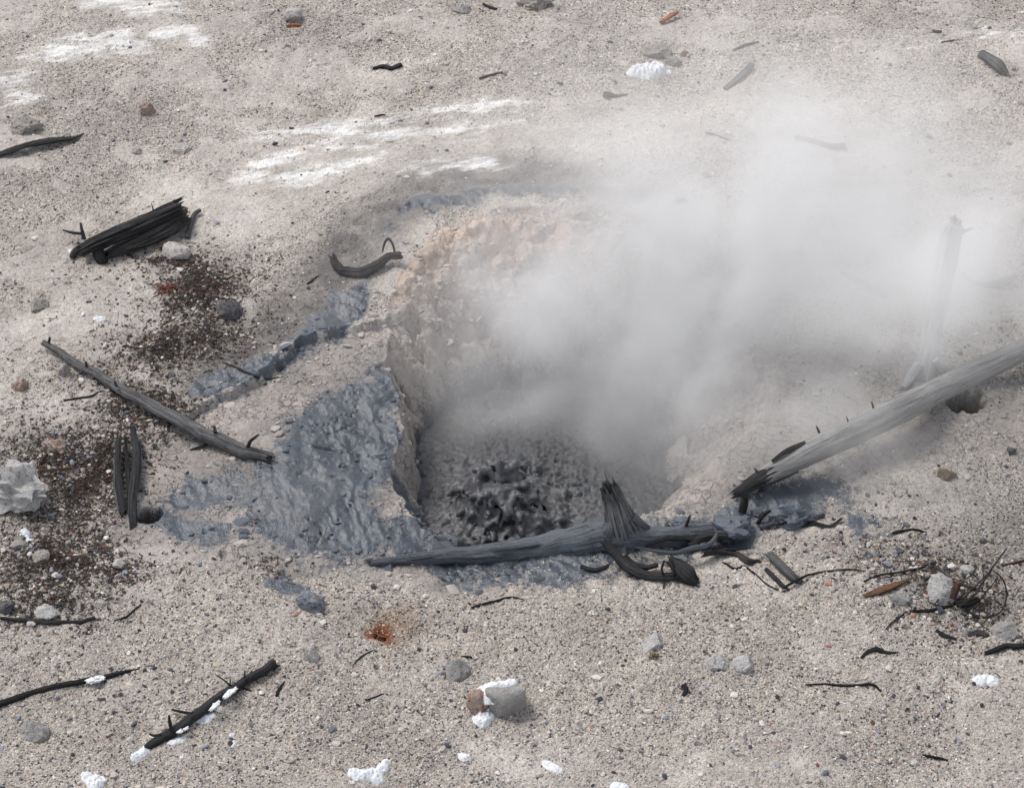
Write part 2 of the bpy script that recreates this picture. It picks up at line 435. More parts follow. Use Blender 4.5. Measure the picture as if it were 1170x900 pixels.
def ground_material():
    m, nt, b = newmat('hillside_ground'); g = N(nt)
    P = g.pos(); base = g.attr('base_col')
    sep = g.n('ShaderNodeSeparateXYZ'); g.set(sep.inputs[0], g.attr('cover', 'Vector'))
    grav, wet, crack = sep.outputs
    # grains of three sizes
    grainc = [(0, (.09, .10, .14)), (.075, (.26, .26, .29)), (.125, (.62, .60, .57)), (.25, (.88, .865, .84)), (.55, (1.0, .985, .96)), (.82, (1.16, 1.14, 1.09)), (.94, (1.42, 1.41, 1.37)), (.992, (1.0, .66, .55))]
    v1 = g.voro(P, 84); v2 = g.voro(P, 155); v3 = g.voro(P, 40)
    def rnd(v):
        q = g.n('ShaderNodeSeparateColor'); g.set(q.inputs[0], v.outputs['Color']); return q.outputs[0]
    r1 = g.ramp(rnd(v1), grainc, 'CONSTANT'); r2 = g.ramp(rnd(v2), grainc, 'CONSTANT')
    sel = g.rng(g.noise(P, 30, 2), .45, .55)
    gr = g.mixc(sel, r1, r2)
    big = g.math('MULTIPLY', g.math('GREATER_THAN', rnd(v3), .96), g.rng(v3.outputs['Distance'], .40, .34))
    gr = g.mixc(big, gr, g.ramp(g.noise(P, 11, 1), [(.42, (.3, .32, .38)), (.47, (1.35, 1.3, 1.22)), (.56, (1.6, 1.6, 1.6)), (.6, (.8, .75, .7))], 'CONSTANT'))
    fine = g.ramp(g.noise(P, 210, 2, .7), [(.28, (.62, .62, .64)), (.5, (1, 1, 1)), (.72, (1.3, 1.29, 1.27))])
    gr = g.mixc(.6, gr, fine, 'MULTIPLY')
    c = g.mixc(grav, base, g.mixc(1.0, base, gr, 'MULTIPLY'))
    # white efflorescence, broken up into streaks along the slope
    s2 = g.n('ShaderNodeSeparateXYZ'); g.set(s2.inputs[0], g.attr('cover_b', 'Vector'))
    mpw = g.n('ShaderNodeMapping'); g.set(mpw.inputs[0], P); mpw.vector_type = 'TEXTURE'; mpw.inputs['Scale'].default_value = (.30, .065, .065); mpw.inputs['Rotation'].default_value = (0, 0, .36)
    wn_ = g.math('ADD', g.math('MULTIPLY', g.noise(mpw.outputs[0], 1, 5, .65), .75), g.math('MULTIPLY', g.noise(P, 55, 4, .7), .38))
    wf = g.rng(g.math('ADD', s2.outputs[0], g.math('MULTIPLY', g.math('SUBTRACT', wn_, .6), 2.0)), .26, .80)
    c = g.mixc(g.math('MULTIPLY', wf, .92), c, (.86, .855, .84))
    broad = g.ramp(g.noise(P, 1.7, 5, .6), [(.3, (.74, .73, .72)), (.5, (1, 1, 1)), (.7, (1.12, 1.12, 1.11))])
    c = g.mixc(.75, c, broad, 'MULTIPLY')
    mott = g.ramp(g.noise(P, 5.5, 7, .62), [(.25, (.76, .75, .74)), (.5, (1, 1, 1)), (.75, (1.18, 1.18, 1.17))])
    c = g.mixc(.8, c, mott, 'MULTIPLY')
    smot = g.ramp(g.noise(P, 34, 5, .65), [(.3, (.74, .74, .75)), (.5, (1, 1, 1)), (.7, (1.2, 1.19, 1.18))])
    c = g.mixc(.65, c, smot, 'MULTIPLY')
    en = g.math('ADD', g.math('MULTIPLY', g.noise(P, 55, 5, .7), .75), g.math('MULTIPLY', g.noise(P, 190, 3, .65), .55))
    brk = g.math('MULTIPLY', g.math('SUBTRACT', g.noise(P, 5.5, 5, .65), .5), 1.9)
    wsum = g.math('ADD', g.math('ADD', wet, g.math('MULTIPLY', brk, g.math('GREATER_THAN', wet, .02))), g.math('MULTIPLY', g.math('SUBTRACT', en, .65), 2.1))
    damp = g.rng(wsum, .0, .60)
    wet = g.rng(wsum, .38, .66)
    mn = g.math('ADD', g.math('MULTIPLY', g.noise(P, 3.2, 5, .6), .6), g.math('MULTIPLY', g.noise(P, 21, 5, .6), .4))
    mc = g.ramp(mn, [(.32, (.026, .033, .044)), (.48, (.041, .053, .071)), (.62, (.068, .081, .100)), (.74, (.18, .18, .178))])
    c = g.mixc(g.math('MULTIPLY', damp, .60), c, (.17, .163, .160))
    c = g.mixc(wet, c, mc)
    c = g.mixc(g.math('MULTIPLY', wet, g.rng(g.noise(P, 120, 3, .65), .60, .70, 0, .55)), c, (.27, .26, .255))
    skin = g.rng(g.noise(P, 2.6, 5, .62, .5), .50, .64)
    c = g.mixc(g.math('MULTIPLY', g.math('MULTIPLY', wet, skin), .40), c, (.125, .127, .132))
    gravm = g.math('MULTIPLY', grav, g.math('SUBTRACT', 1.0, wet))
    g.set(b.inputs['Base Color'], c)
    wn = g.noise(P, 45, 4, .6)
    g.set(b.inputs['Roughness'], g.math('ADD', g.math('MULTIPLY', wet, -.50), g.math('ADD', .78, g.math('MULTIPLY', wn, .2))))
    g.set(b.inputs['Specular IOR Level'], g.math('ADD', .35, g.math('MULTIPLY', wet, .35)))
    gh = g.math('ADD', g.math('MULTIPLY', v1.outputs['Distance'], -.9), g.math('MULTIPLY', v2.outputs['Distance'], -.5))
    gh = g.math('ADD', gh, g.math('MULTIPLY', rnd(v1), .5))
    n1 = g.bump(gh, g.math('MULTIPLY', gravm, .85), .006)
    rip = g.math('ADD', g.noise(P, 38, 5, .62, .8), g.math('MULTIPLY', g.noise(P, 130, 3, .6), .45))
    n2 = g.bump(rip, g.math('SUBTRACT', .85, g.math('MULTIPLY', wet, .45)), .016, n1)
    # hairline cracks
    vc = g.voro(g.mixc(.12, P, g.noise(P, 9, 3, .5, 0, 1)), 19, 'DISTANCE_TO_EDGE')
    cr = g.math('MULTIPLY', g.rng(vc.outputs['Distance'], 0., .045, -1, 0), g.rng(g.noise(P, 4, 3), .42, .58))
    n3 = g.bump(g.math('MULTIPLY', cr, crack), .9, .012, n2)
    g.set(b.inputs['Normal'], n3)
    return m

def mud_material(name, col, rough=.38):
    m, nt, b = newmat(name); g = N(nt); P = g.pos()
    n = g.noise(P, 14, 6, .6)
    c = g.ramp(n, [(.3, tuple(v * .8 for v in col)), (.55, col), (.75, tuple(v * 1.3 for v in col))])
    g.set(b.inputs['Base Color'], c)
    g.set(b.inputs['Roughness'], g.math('ADD', rough - .12, g.math('MULTIPLY', g.noise(P, 40, 4), .3)))
    h = g.math('ADD', g.noise(P, 60, 5, .6, .6), g.math('MULTIPLY', g.noise(P, 180, 3), .4))
    g.set(b.inputs['Normal'], g.bump(h, .6, .008))
    return m

def wood_material(name, dark, mid, light, streak=1., rough=.8, mud=None):
    """weathered wood; 'grain' = (cos, sin, length) coordinates stored on the mesh"""
    m, nt, b = newmat(name); g = N(nt)
    G = g.attr('grain', 'Vector')
    def mapped(sx, sz):
        mp = g.n('ShaderNodeMapping'); g.set(mp.inputs[0], G); mp.inputs['Scale'].default_value = (sx, sx, sz); return mp.outputs[0]
    n1 = g.noise(mapped(4, .9), 1, 5, .65, .3); n2 = g.noise(mapped(13, 2.0), 1, 4, .65)
    P = g.pos(); n3 = g.noise(P, 7, 4, .6)
    v = g.math('ADD', g.math('MULTIPLY', n1, .45), g.math('ADD', g.math('MULTIPLY', n2, .35), g.math('MULTIPLY', n3, .2)))
    c = g.ramp(v, [(.36, dark), (.48, mid), (.62, light)])
    # drying checks along the grain
    ck = g.math('ABSOLUTE', g.math('SUBTRACT', g.noise(mapped(5.5, .55), 1, 3, .55, .4), .5))
    ck = g.math('MULTIPLY', g.rng(ck, .0, .022, 1, 0), g.rng(g.noise(mapped(3, 1.2), 1, 2), .42, .56))
    c = g.mixc(g.math('MULTIPLY', ck, .85), c, tuple(q * .35 for q in dark))
    if mud:
        nm = g.rng(g.noise(P, 9, 5, .6), .36, .52)
        c = g.mixc(g.math('MULTIPLY', nm, g.math('SUBTRACT', 1, g.math('MULTIPLY', ck, .7))), c, mud)
    dust = g.rng(g.noise(P, 38, 4, .7), .60, .72)
    c = g.mixc(g.math('MULTIPLY', dust, .35), c, tuple(min(q * 1.6 + .04, .6) for q in light))
    g.set(b.inputs['Base Color'], c)
    b.inputs['Roughness'].default_value = rough
    b.inputs['Specular IOR Level'].default_value = .3
    h = g.math('SUBTRACT', g.math('ADD', g.math('MULTIPLY', n1, .6), g.math('MULTIPLY', n2, .7)), g.math('MULTIPLY', ck, .8))
    g.set(b.inputs['Normal'], g.bump(h, 1.0 * streak, .014, g.bump(g.noise(P, 120, 3), .4, .004)))
    return m

def rock_material(name, a, c_, d, scale=14, rough=.9, spec=None):
    m, nt, b = newmat(name); g = N(nt); P = g.pos()
    n = g.noise(P, scale, 7, .65); n2 = g.noise(P, scale * 6, 4, .7)
    v = g.math('ADD', g.math('MULTIPLY', n, .6), g.math('MULTIPLY', n2, .4))
    c = g.ramp(v, [(.34, a), (.5, c_), (.66, d)])
    if spec:
        s = g.rng(g.noise(P, scale * 1.1, 4, .6, .4), .56, .64)
        c = g.mixc(s, c, spec)
    pit = g.rng(g.noise(P, scale * 3.2, 3, .6), .60, .68)
    c = g.mixc(g.math('MULTIPLY', pit, .55), c, tuple(q * .45 for q in a))
    dustn = g.rng(g.noise(P, scale * 1.6, 5, .7), .45, .62)
    c = g.mixc(g.math('MULTIPLY', dustn, .38), c, (.46, .42, .375))
    g.set(b.inputs['Base Color'], c); b.inputs['Roughness'].default_value = rough
    g.set(b.inputs['Normal'], g.bump(g.math('SUBTRACT', g.math('ADD', n, n2), g.math('MULTIPLY', pit, .6)), 1.0, .016))
    return m

def snow_material():
    m, nt, b = newmat('snow'); g = N(nt); P = g.pos()
    c = g.ramp(g.noise(P, 45, 6, .7), [(.28, (.40, .40, .41)), (.42, (.64, .66, .69)), (.62, (.80, .81, .83))])
    g.set(b.inputs['Base Color'], c); b.inputs['Roughness'].default_value = .7
    b.inputs['Subsurface Weight'].default_value = .15; b.inputs['Subsurface Radius'].default_value = (.01, .012, .015); b.inputs['Subsurface Scale'].default_value = .5
    g.set(b.inputs['Normal'], g.bump(g.noise(P, 150, 4, .6), .6, .006))
    return m

def grain_material(name, attr='tint'):
    m, nt, b = newmat(name); g = N(nt); P = g.pos()
    c = g.mixc(.5, g.attr(attr), g.ramp(g.noise(P, 160, 3), [(.3, (.7, .7, .7)), (.7, (1.25, 1.25, 1.25))]), 'MULTIPLY')
    g.set(b.inputs['Base Color'], c); b.inputs['Roughness'].default_value = .85
    return m
EXPOSURE = 0.98
STEAM_K = 1.0
# ------------------------------------------------------------------ the ground sheet
def build_ground():
    NY, NX = 1080, 1040
    s = np.linspace(-1.3, 1.3, NX)
    ext = 1.3 * np.geomspace(1.02, 14, 16)
    s = np.concatenate([-ext[::-1], s, ext])
    yy = np.linspace(0, 1, NY)
    yv = -3.75 + (5.4 + 3.75) * (yy * .72 + .28 * yy ** 2)
    lo = -3.75 - np.geomspace(.03, 30, 14); hi = 5.4 + np.geomspace(.03, 70, 16)
    yv = np.concatenate([lo[::-1], yv, hi])
    hw = 2.35 + (np.clip(yv, -3.75, 30) + 3.05) * .197
    X = s[None, :] * hw[:, None]; Y = np.repeat(yv[:, None], len(s), 1)
    x, y = X.ravel(), Y.ravel()
    m = regions(x, y)
    z = relief(x, y, m)
    R, Cc = X.shape
    idx = np.arange(R * Cc).reshape(R, Cc)
    F = np.stack([idx[:-1, :-1], idx[:-1, 1:], idx[1:, 1:], idx[1:, :-1]], -1).reshape(-1, 4)
    me = mesh_np('ground', np.stack([x, y, z], 1), F)
    # cover colours: what lies on the surface at each point
    n1, n2, n3 = m['n1'], m['n2'], m['n3']
    def C(*v): return np.array(v)[None, :]
    def mx(c, d, t): return c + (d - c) * t[:, None]
    c = np.repeat(C(.465, .428, .388), len(x), 0)
    c = mx(c, C(.53, .492, .452), sst(-.1, 1.2, y / 3 + .4 * n1))
    c = mx(c, C(.38, .352, .325), np.clip(m['grey'] * .6 + .25 * sst(.1, .6, n1), 0, 1))
    c = mx(c, C(.525, .485, .445), m['silt'] * .5)
    c = mx(c, C(.27, .245, .22), m['brown'] * (.75 + .3 * n2).clip(0, 1) * .8)
    c = mx(c, C(.60, .565, .52), m['pale'] * .75)
    c = mx(c, C(.145, .136, .132), m['dark'] * (.85 + .5 * n2).clip(0, 1))
    c = mx(c, C(.13, .105, .085), m['litter'] * sst(-.35, .45, n2 + .6 * n3) * .85)
    dryc = mx(np.repeat(C(.345, .315, .293), len(x), 0), C(.27, .25, .24), sst(-.2, .6, n2 + .3 * n1))
    dryc = mx(dryc, C(.45, .405, .37), m['wall'] * .75)
    dryc = mx(dryc, C(.42, .375, .345), sst(0, .6, fbm2(x * 5, y * 5, 3, 88)))
    c = mx(c, dryc, m['dry'])
    c = mx(c, C(.48, .46, .44), np.exp(-((m['dc'] + .02 * n2) / .035) ** 2) * .8)
    c = mx(c, C(.61, .465, .365), m['orange'] * m['dry'] * .9)
    c = mx(c, C(.27, .17, .10), m['halo'] * .7)
    c = mx(c, C(.21, .06, .014), m['rust'])
    for (px, py, r), dp in PITS[:2] + PITS[4:5]:
        c = mx(c, C(.05, .048, .045), sst(r * 1.0, r * .6, np.hypot(x - px, y - py) + .03 * n3))
    attr_color(me, 'base_col', c)
    grav = np.clip(1 - m['dry'] * .88 - m['mud'] - m['white'] * .75 - m['pale'] * .3, 0, 1)
    grav *= mix(1, .55, m['dark']) * (1 - .72 * m['silt'])
    attr_vec(me, 'cover', np.stack([grav, m['mud'], np.clip(m['dry'] - m['mud'], 0, 1)], 1))
    attr_vec(me, 'cover_b', np.stack([m['white'], m['dark'], m['litter']], 1))
    o = link('ground', me, ground_material(), origin=(0, 0, 0))
    o['kind'] = 'structure'; o['label'] = 'pale gravelly hydrothermal ground with a steaming mud crater'
    return o

def build_pool():
    n = 300
    xs = np.linspace(CX - .95, CX + .95, n); ys = np.linspace(CY - 1.05, CY + 1.0, n)
    X, Y = np.meshgrid(xs, ys); x, y = X.ravel(), Y.ravel()
    f1, f2, cid = voro2((x + .03 * fbm2(x * 12, y * 12, 3, 4)) * 17, (y + .03 * fbm2(x * 12, y * 12, 3, 6)) * 17, 3)
    g1, g2, gid = voro2(x * 40 + 2 * fbm2(x * 20, y * 20, 2, 9), y * 40, 8)
    act = sst(.75, .1, np.hypot((x - .0), (y + .25)))
    amp = .26 + .80 * act * sst(-.3, .4, fbm2(x * 3, y * 3, 3, 12) + .5 * act)
    z = POOL_Z + amp * (.020 * fbm2(x * 7, y * 7, 4, 1) + .020 * (1 - np.abs(fbm2(x * 16, y * 16, 3, 2)) * 3).clip(-1, 1)
                        - .030 * sst(.35, .1, f1) * (cid > .55) - .014 * sst(.4, .1, g1) * (gid > .5) + .008 * fbm2(x * 50, y * 50, 2, 7))
    idx = np.arange(n * n).reshape(n, n)
    F = np.stack([idx[:-1, :-1], idx[:-1, 1:], idx[1:, 1:], idx[1:, :-1]], -1).reshape(-1, 4)
    # keep the part inside the crater
    t = np.arctan2(y - CY, x - CX); keep = np.hypot(x - CX, y - CY) < (interp_ang(t, IA, IR) + interp_ang(t, RA, RR)) * .5 + .04
    F = F[keep[F].all(1)]
    me = mesh_np('mud_pool', np.stack([x, y, z], 1), F)
    o = link('mud_pool', me, MUD_DARK, origin=(0, 0, 0)); o['kind'] = 'structure'
    o['label'] = 'dark churned mud surface at the bottom of the crater'
    return o

# ------------------------------------------------------------------ naive surface nets
def surface_net(f, org, h):
    """f<0 inside"""
    nx, ny, nz = f.shape
    s = f < 0
    cube = np.zeros((nx - 1, ny - 1, nz - 1), np.int32)
    acc = np.zeros((nx - 1, ny - 1, nz - 1, 3)); cnt = np.zeros((nx - 1, ny - 1, nz - 1))
    cor = [(i, j, k) for i in (0, 1) for j in (0, 1) for k in (0, 1)]
    def sl(a, c): return a[c[0]:nx - 1 + c[0], c[1]:ny - 1 + c[1], c[2]:nz - 1 + c[2]]
    for a in cor:
        for ax in range(3):
            if a[ax]: continue
            b = list(a); b[ax] = 1; b = tuple(b)
            fa, fb = sl(f, a), sl(f, b); x = (fa < 0) != (fb < 0)
            t = np.where(x, fa / np.where(x, fa - fb, 1), 0)
            for d in range(3):
                acc[..., d] += np.where(x, a[d] + (t if d == ax else 0), 0)
            cnt += x
    act = cnt > 0
    vid = np.full(cnt.shape, -1, np.int64); vid[act] = np.arange(act.sum())
    ijk = np.argwhere(act)
    V = (ijk + acc[act] / cnt[act][:, None]) * h + np.array(org)
    Fs = []
    for ax in range(3):
        a0 = [slice(None)] * 3; a1 = [slice(None)] * 3
        a0[ax] = slice(0, -1); a1[ax] = slice(1, None)
        e = s[tuple(a0)] != s[tuple(a1)]; sa = s[tuple(a0)]
        b, c = [(1, 2), (2, 0), (0, 1)][ax]
        E = np.argwhere(e); ok = (E[:, b] > 0) & (E[:, c] > 0) & (E[:, b] < f.shape[b] - 1) & (E[:, c] < f.shape[c] - 1)
        E = E[ok]; q = []
        for db, dc in ((1, 1), (0, 1), (0, 0), (1, 0)):
            I = E.copy(); I[:, b] -= db; I[:, c] -= dc
            q.append(vid[I[:, 0], I[:, 1], I[:, 2]])
        q = np.stack(q, 1)
        ins = sa[E[:, 0], E[:, 1], E[:, 2]]
        q[~ins] = q[~ins][:, ::-1]
        Fs.append(q)
    return V, np.concatenate(Fs)

def build_boil():
    """the bursting mound of mud: a dome eaten through by burst bubbles"""
    p = on_z(566, 575, POOL_Z + .08)
    h = .0055
    lx, ly, lz = .98, .90, .50
    org = np.array([p[0] - lx / 2, p[1] - ly / 2 + .05, POOL_Z - .05])
    nx, ny, nz = int(lx / h), int(ly / h), int(lz / h)
    gx = org[0] + np.arange(nx) * h; gy = org[1] + np.arange(ny) * h; gzv = org[2] + np.arange(nz) * h
    X, Y = np.meshgrid(gx, gy, indexing='ij')
    cx, cy = org[0] + lx / 2, org[1] + ly / 2
    rr = np.hypot((X - cx) / (lx * .47), (Y - cy) / (ly * .47)) + .18 * fbm2(X * 6, Y * 6, 4, 301)
    core = np.hypot((X - cx - .03) / .33, (Y - cy + .08) / .31) + .22 * fbm2(X * 7, Y * 7, 3, 302)
    top = POOL_Z + .03 - .1 * sst(.8, 1.05, rr) + .035 * fbm2(X * 13, Y * 13, 4, 303) + (.24 * sst(1.05, .15, core)) * (1 + .6 * fbm2(X * 9, Y * 9, 3, 304))
    f = (gzv[None, None, :] - top[:, :, None]) * .75
    r = np.random.default_rng(11)
    def local(c, rad, fn):
        i0 = np.maximum(((c - rad - org) / h).astype(int), 0); i1 = np.minimum(((c + rad - org) / h).astype(int) + 2, (nx, ny, nz))
        if (i1 <= i0).any(): return
        a, b, d = [slice(i0[k], i1[k]) for k in range(3)]
        G = np.meshgrid(gx[a], gy[b], gzv[d], indexing='ij')
        f[a, b, d] = fn(f[a, b, d], *G)
    # upward tongues thrown out of the mound
    for _ in range(170):
        a = r.random() * 6.283; q = abs(r.normal()) * .14
        c = np.array([cx + .03 + math.cos(a) * q, cy - .10 + math.sin(a) * q, 0])
        i, j = int((c[0] - org[0]) / h), int((c[1] - org[1]) / h)
        if not (0 <= i < nx and 0 <= j < ny): continue
        c[2] = top[i, j] - .01
        d = np.array([math.cos(a) * .7 + r.normal() * .4, math.sin(a) * .7 + r.normal() * .4, .55]); d /= np.linalg.norm(d)
        L = r.uniform(.03, .085); rad = r.uniform(.006, .013)
        for t in np.linspace(0, 1, 9):
            cc = c + d * L * t + np.array([0, 0, -.05 * t * t]); q_ = rad * (1 - .45 * t) * (1 + .3 * r.normal() * .5)
            local(cc, q_ * 2.6, lambda F, gx_, gy_, gz_: -np.log(np.exp(-F / .006) + np.exp(-(np.sqrt((gx_ - cc[0]) ** 2 + (gy_ - cc[1]) ** 2 + (gz_ - cc[2]) ** 2) - q_) / .006)) * .006)
    # burst bubbles: near its surface the mound is only the walls left between them
    G = np.stack(np.meshgrid(gx, gy, gzv, indexing='ij'), -1)
    near_s = (f > -.075) & (f < .03)
    p_ = G[near_s]
    p_ = p_ + .014 * np.stack([fbm3(p_ * 22, 2, 311), fbm3(p_ * 22 + 7, 2, 312), fbm3(p_ * 22 + 3, 2, 313)], -1)
    big = sst(1.2, .35, np.hypot((p_[:, 0] - cx - .03) / .30, (p_[:, 1] - cy + .08) / .29) + .2 * fbm3(p_ * 8, 2, 314))
    def cells(q, cs, seed):
        u = q / cs; i = np.floor(u); f1 = np.full(len(q), 9.); f2 = np.full(len(q), 9.); cid = np.zeros(len(q))
        for dx in (-1, 0, 1):
            for dy in (-1, 0, 1):
                for dz in (-1, 0, 1):
                    c0, c1, c2 = i[:, 0] + dx, i[:, 1] + dy, i[:, 2] + dz
                    d = np.sqrt((c0 + _h(c0, c1, c2, seed) - u[:, 0]) ** 2 + (c1 + _h(c0, c1, c2, seed + 1) - u[:, 1]) ** 2 + (c2 + _h(c0, c1, c2, seed + 2) - u[:, 2]) ** 2)
                    cl = d < f1
                    f2 = np.where(cl, f1, np.minimum(f2, d)); cid = np.where(cl, _h(c0, c1, c2, seed + 3), cid); f1 = np.where(cl, d, f1)
        return f1 * cs, f2 * cs, cid
    a1, a2, ai = cells(p_, .062, 321); b1, b2, bi = cells(p_ + .3, .031, 331)
    thick = .0052 + .005 * (1 + fbm3(p_ * 30, 2, 315))
    webA = (a2 - a1) * .5 - thick - .03 * (ai < .46)       # some cells stay full
    webB = (b2 - b1) * .5 - thick * .7 - .03 * (bi < .45)
    carve = np.where(big > .3, np.minimum(np.maximum(webA, -.02), .02), -.02)
    carve = np.maximum(carve, np.where((big > .08) & (fbm3(p_ * 9, 2, 316) > -.1), np.clip(webB, -.02, .02), -.02))
    cur = f[near_s]
    floor_ = cur + .045                                      # foam is only a few centimetres deep
    f[near_s] = np.maximum(cur, np.minimum(carve, floor_))
    f[:, :, 0] = 1; f[0] = 1; f[-1] = 1; f[:, 0] = 1; f[:, -1] = 1; f[:, :, -1] = 1
    V, F = surface_net(f, org, h)
    me = mesh_np('boiling_mud', V, F)
    o = link('boiling_mud', me, MUD_BOIL)
    tag(o, 'dark bursting mound of boiling mud full of lacy bubble holes', 'mud', kind='thing')
    return o

# ------------------------------------------------------------------ loose cover
ICO_V = None
def _ico():
    t = (1 + 5 ** .5) / 2
    v = np.array([(-1, t, 0), (1, t, 0), (-1, -t, 0), (1, -t, 0), (0, -1, t), (0, 1, t), (0, -1, -t), (0, 1, -t), (t, 0, -1), (t, 0, 1), (-t, 0, -1), (-t, 0, 1)], float)
    v /= np.linalg.norm(v[0])
    f = np.array([(0, 11, 5), (0, 5, 1), (0, 1, 7), (0, 7, 10), (0, 10, 11), (1, 5, 9), (5, 11, 4), (11, 10, 2), (10, 7, 6), (7, 1, 8), (3, 9, 4), (3, 4, 2), (3, 2, 6), (3, 6, 8), (3, 8, 9), (4, 9, 5), (2, 4, 11), (6, 2, 10), (8, 6, 7), (9, 8, 1)])
    return v, f

def random_xy(n, r, pad=1.12):
    y = -3.5 + (5.0 + 3.5) * r.random(n); s = r.uniform(-1, 1, n) * pad
    return s * (2.35 + (y + 3.05) * .197), y

def build_gravel():
    r = np.random.default_rng(21)
    x, y = random_xy(250000, r)
    m = regions(x, y)
    dens = (1 - m['dry'] * .93) * (1 - m['mud'] * .985) * (1 - m['white'] * .8) * (1 - .5 * m['pale']) * (1 - m['wall'])
    dens *= np.where(y < 0, 1, .75) * (.6 + .5 * sst(-.4, .4, m['n1'] + .5 * m['n2'])) * (1 - .9 * m['dark']) * (1 - .82 * m['silt'])
    k = r.random(len(x)) < dens * .85
    x, y = x[k], y[k]; m = {q: v[k] for q, v in m.items()}
    z = relief(x, y, m); n = len(x)
    size = .0022 + .0022 * r.random(n) + .004 * r.random(n) ** 8 + .014 * r.random(n) ** 90 + .012 * (m['litter'] + m['grey'] * .5 + m['brown'] * .8).clip(0, 1) * r.random(n) ** 10
    pal = np.array([(.43, .39, .345), (.48, .44, .39), (.53, .49, .44), (.60, .565, .52), (.68, .66, .63), (.32, .30, .275), (.12, .13, .155), (.045, .05, .065), (.22, .24, .29), (.40, .20, .15), (.44, .38, .28)])
    pr = np.array([.20, .18, .13, .10, .05, .09, .08, .08, .06, .015, .015]); pr /= pr.sum()
    pb = np.array([.10, .08, .06, .05, .03, .19, .16, .17, .13, .008, .03]); pb /= pb.sum()
    ch = np.where(r.random(n) < m['brown'] * .8, r.choice(len(pal), n, p=pb), r.choice(len(pal), n, p=pr))
    col = pal[ch] * r.uniform(.85, 1.12, (n, 1))
    v, f = _ico()
    sc = np.stack([size * r.uniform(.75, 1.6, n), size * r.uniform(.65, 1.15, n), size * r.uniform(.4, .85, n)], 1)
    P = v[None] * (1 + r.uniform(-.34, .34, (n, 12, 1))) * sc[:, None, :]
    a = r.random(n) * 6.283; ca, sa = np.cos(a)[:, None], np.sin(a)[:, None]
    Q = np.stack([P[..., 0] * ca - P[..., 1] * sa, P[..., 0] * sa + P[..., 1] * ca, P[..., 2]], -1)
    Q += np.stack([x, y, z + sc[:, 2] * .25], 1)[:, None, :]
    F = (f[None] + (np.arange(n) * 12)[:, None, None]).reshape(-1, 3)
    me = mesh_np('gravel', Q.reshape(-1, 3), F, smooth=False)
    attr_color(me, 'tint', np.repeat(col, 12, 0))
    o = link('gravel', me, grain_material('gravel_grains'), origin=(0, 0, 0))
    o['kind'] = 'stuff'; o['label'] = 'loose grey white and dark gravel grains strewn over the ground'
    print('gravel', n)

def build_litter():
    """dead needles, bark crumbs and char bits"""
    r = np.random.default_rng(22)
    x, y = random_xy(150000, r)
    ex, ey = [x], [y]
    for P in LITTER[:-1] + BROWNGRAV[:3]:
        for a, b in zip(P, P[1:] + P[-1:]):
            k = int(2600 * (1 + a[2] / .2)); t = r.random(k); sg = (a[2] + .08) * 1.35
            ex.append(a[0] + (b[0] - a[0]) * t + r.normal(0, sg, k)); ey.append(a[1] + (b[1] - a[1]) * t + r.normal(0, sg, k))
    x, y = np.concatenate(ex), np.concatenate(ey)
    m = regions(x, y)
    dens = (.018 + .10 * m['brown'] + .06 * m['bits'] + .46 * m['litter'] ** 1.3 * sst(-.4, .4, m['n2'] + .3 * m['n1'])) * (1 - m['mud'] * .93) * (1 - m['dry'] * .6) * (1 - m['wall'] * .97)
    dens *= np.where((y > 1.2) & (m['litter'] < .1), .4, 1)
    k = r.random(len(x)) < dens
    x, y = x[k], y[k]; m = {q: v[k] for q, v in m.items()}; n = len(x)
    needle = r.random(n) < .66
    L = np.where(needle, r.uniform(.012, .045, n), r.uniform(.006, .022, n)); Wd = np.where(needle, r.uniform(.0012, .0024, n), L * r.uniform(.3, .6, n))
    T = np.where(needle, Wd, .003)
    pal = np.array([(.030, .022, .018), (.055, .035, .025), (.07, .040, .028), (.16, .04, .028), (.12, .095, .075), (.02, .02, .022)])
    col = pal[r.choice(6, n, p=[.28, .20, .12, .045, .125, .23])] * r.uniform(.8, 1.2, (n, 1))
    a = r.random(n) * 6.283; tilt = r.normal(0, .18, n); bend = r.uniform(-.25, .25, n)
    # bent slat of three cross-sections, diamond profile
    u = np.array([-1, 0, 1.]); pts = []
    for i in range(3):
        for (w, t) in ((1, 0), (0, 1), (-1, 0), (0, -1)):
            ww = Wd * (.55 if i != 1 else 1)
            px = u[i] * L * .5; py = w * ww + bend * L * (u[i] ** 2 - .5) * .5; pz = t * T + u[i] * L * .5 * np.sin(tilt)
            pts.append(np.stack([px * np.cos(a) - py * np.sin(a), px * np.sin(a) + py * np.cos(a), pz], -1))
    Q = np.stack(pts, 1)
    z = relief(x, y, m) + .003 + np.abs(np.sin(tilt)) * L * .3
    Q += np.stack([x, y, z], 1)[:, None, :]
    f = []
    for i in (0, 4):
        for j in range(4): f.append((i + j, i + (j + 1) % 4, i + 4 + (j + 1) % 4, i + 4 + j))
    f += [(3, 2, 1, 0), (8, 9, 10, 11)]
    F = (np.array(f)[None] + (np.arange(n) * 12)[:, None, None]).reshape(-1, 4)
    me = mesh_np('plant_litter', Q.reshape(-1, 3), F, smooth=False)
    attr_color(me, 'tint', np.repeat(col, 12, 0))
    o = link('plant_litter', me, grain_material('litter_bits'), origin=(0, 0, 0))
    o['kind'] = 'stuff'; o['label'] = 'dark and reddish dead needles and bark crumbs scattered on the gravel'
    print('litter', n)

